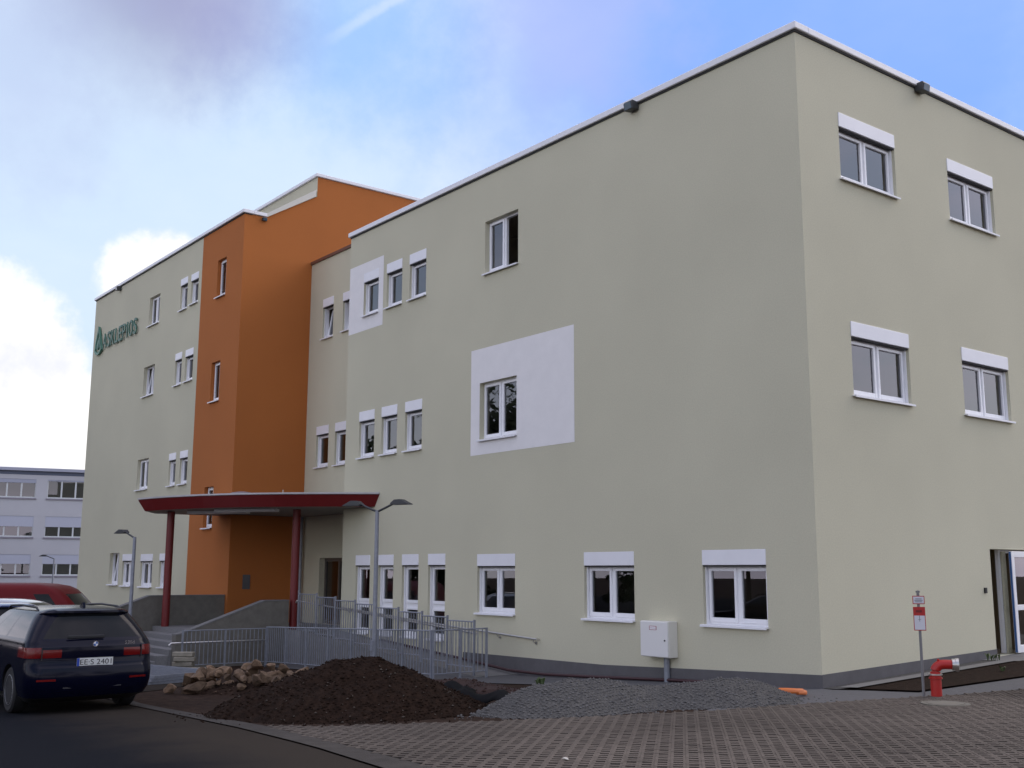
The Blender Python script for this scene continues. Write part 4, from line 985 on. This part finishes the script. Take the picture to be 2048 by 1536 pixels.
car('parked_car', SILP, R(52), 'silver car roof showing between the dark estate car and the red van', M('silver_paint', (.45, .46, .47), .3, metal=.3, coat=1.), SLH, (.95, 3.5), .32, rule_b, extras=plain, lift=.13)
SLV = [(.22, .15, 4.75, .85, .12, .3, .02, .1), (.40, .02, 4.95, .95, .12, .4, .03, .2), (.70, .0, 5.0, .97, .12, .4, .03, .2), (1.0, .02, 4.95, .97, .12, .4, .03, .2), (1.12, .03, 4.78, .965, .12, .35, .03, .2), (1.22, .04, 4.58, .955, .12, .3, .03, .2), (1.45, .06, 4.36, .92, .12, .28, .03, .2), (1.7, .10, 4.12, .875, .12, .25, .03, .2), (1.82, .14, 3.98, .84, .13, .25, .03, .2), (1.91, .20, 3.78, .78, .14, .25, .03, .2), (1.97, .32, 3.45, .66, .14, .2, .03, .2), (2.0, .6, 3.0, .35, .1, .1, .03, .1)]
vf = CAM+px_dir(150, 1190)*34.
VANP = (vf.x-4.05*math.cos(R(54)), vf.y-4.05*math.sin(R(54)), gz(vf.x, vf.y))
def rule_v(j, z):
    if z < .31: return 5
    if 1.2 < z < 1.70:
        if j >= 44: return 3
        if 13+22 <= j <= 13+24: return 1
    if .9 < z < 1.1 and 7 <= j <= 12: return 4
    return 0
car('van', VANP, R(54), 'dark red van parked at the far left before the clinic', M('van_red', (.14, .006, .008), .5, spec=.2), SLV, (.85, 3.85), .34, rule_v, cat='van', extras=None, track=.82)

# ------------------------------------------------------------------ trees out of view, mirrored in the panes; two belts added to darken car reflections
BARK = M('bark', (.05, .038, .028), .95, var=.3, scale=8); FOL = M('dark_foliage', (.030, .050, .020), .8, var=.4, scale=1.5)
def tree_mesh(seed, conifer):
    rr = random.Random(seed); tr = MB(); cr = MB(); Ht = 11.
    tr.tube([(0, 0, -.3), (.05, 0, Ht*.4), (0, .1, Ht*.9)], .22, 8, r2=.04)
    for i in range(5200):
        if conifer:
            z = 1.2+(Ht-1.2)*(1-math.sqrt(rr.random())); rad = (Ht-z)*.27*(.35+.65*rr.random()**.5)*(1+.25*math.sin(z*5.2))
            a = rr.uniform(0, 6.28); p = Vector((rad*math.cos(a), rad*math.sin(a), z-rad*.25))
        else:
            cl_ = rr.randrange(14); rc = random.Random(seed*50+cl_); cc = Vector((rc.gauss(0, 1.5), rc.gauss(0, 1.5), 4.5+rc.random()*5))
            d = Vector((rr.gauss(0, 1), rr.gauss(0, 1), rr.gauss(0, 1))).normalized(); p = cc+d*rc.uniform(1.1, 1.8)*(.6+.4*rr.random())
        s = rr.uniform(.10, .26); u_ = Vector((rr.gauss(0, 1), rr.gauss(0, 1), rr.gauss(0, 1))).normalized(); w_ = u_.orthogonal().normalized()
        cr.face([p-u_*s, p+w_*s*.6, p+u_*s, p-w_*s*.6])
    if not conifer:
        for k in range(7):
            rc = random.Random(seed*50+k); cc = (rc.gauss(0, 1.5), rc.gauss(0, 1.5), 4.5+rc.random()*5); tr.tube([(0, 0, 3+k*.4), cc], .09, 6, r2=.02)
    return tr.mesh('trunk', BARK), cr.mesh('crown', FOL, fix=False)
TM = [tree_mesh(1, True), tree_mesh(2, False), tree_mesh(3, False)]
rr = random.Random(12)
belt = [(lerp(-26, -72, t/13)+rr.uniform(-1.5, 1.5), lerp(-41, -25, t/13)+rr.uniform(-2, 2)) for t in range(14)]
car_side_belt = [(-78, -30), (-82, -22), (-77, -15), (-84, -9), (-79, -3)]  # unseen trees added to keep bright sky out of the car's side reflections
car_rear_belt = [(36, -34), (41, -27), (37, -20), (43, -13), (38, -6), (44, 1), (39, 8), (33, -41)]  # added behind the viewer so the car's rear mirrors something dark
belt2 = [(31, 56), (34, 62), (36, 70), (28, 66), (30, 44.5), (39, 63)]
for i, (x, y) in enumerate(belt+car_side_belt+car_rear_belt+belt2):
    k = 0 if i >= len(belt)+len(car_rear_belt)+len(car_side_belt) or i % 4 == 0 else 1+i % 2; sca = rr.uniform(.8, 1.15)*(1.5 if 6 <= i <= 8 else 1)
    o = tag(empty('tree', (x, y, gz(x, y)), rr.uniform(0, 6.28)), 'unseen tall dark tree, showing only in reflections on the panes and estate car', 'tree', 'trees mirrored in the panes')
    o.scale = (sca, sca, sca); link(TM[k][0], 'trunk', o); link(TM[k][1], 'crown', o)
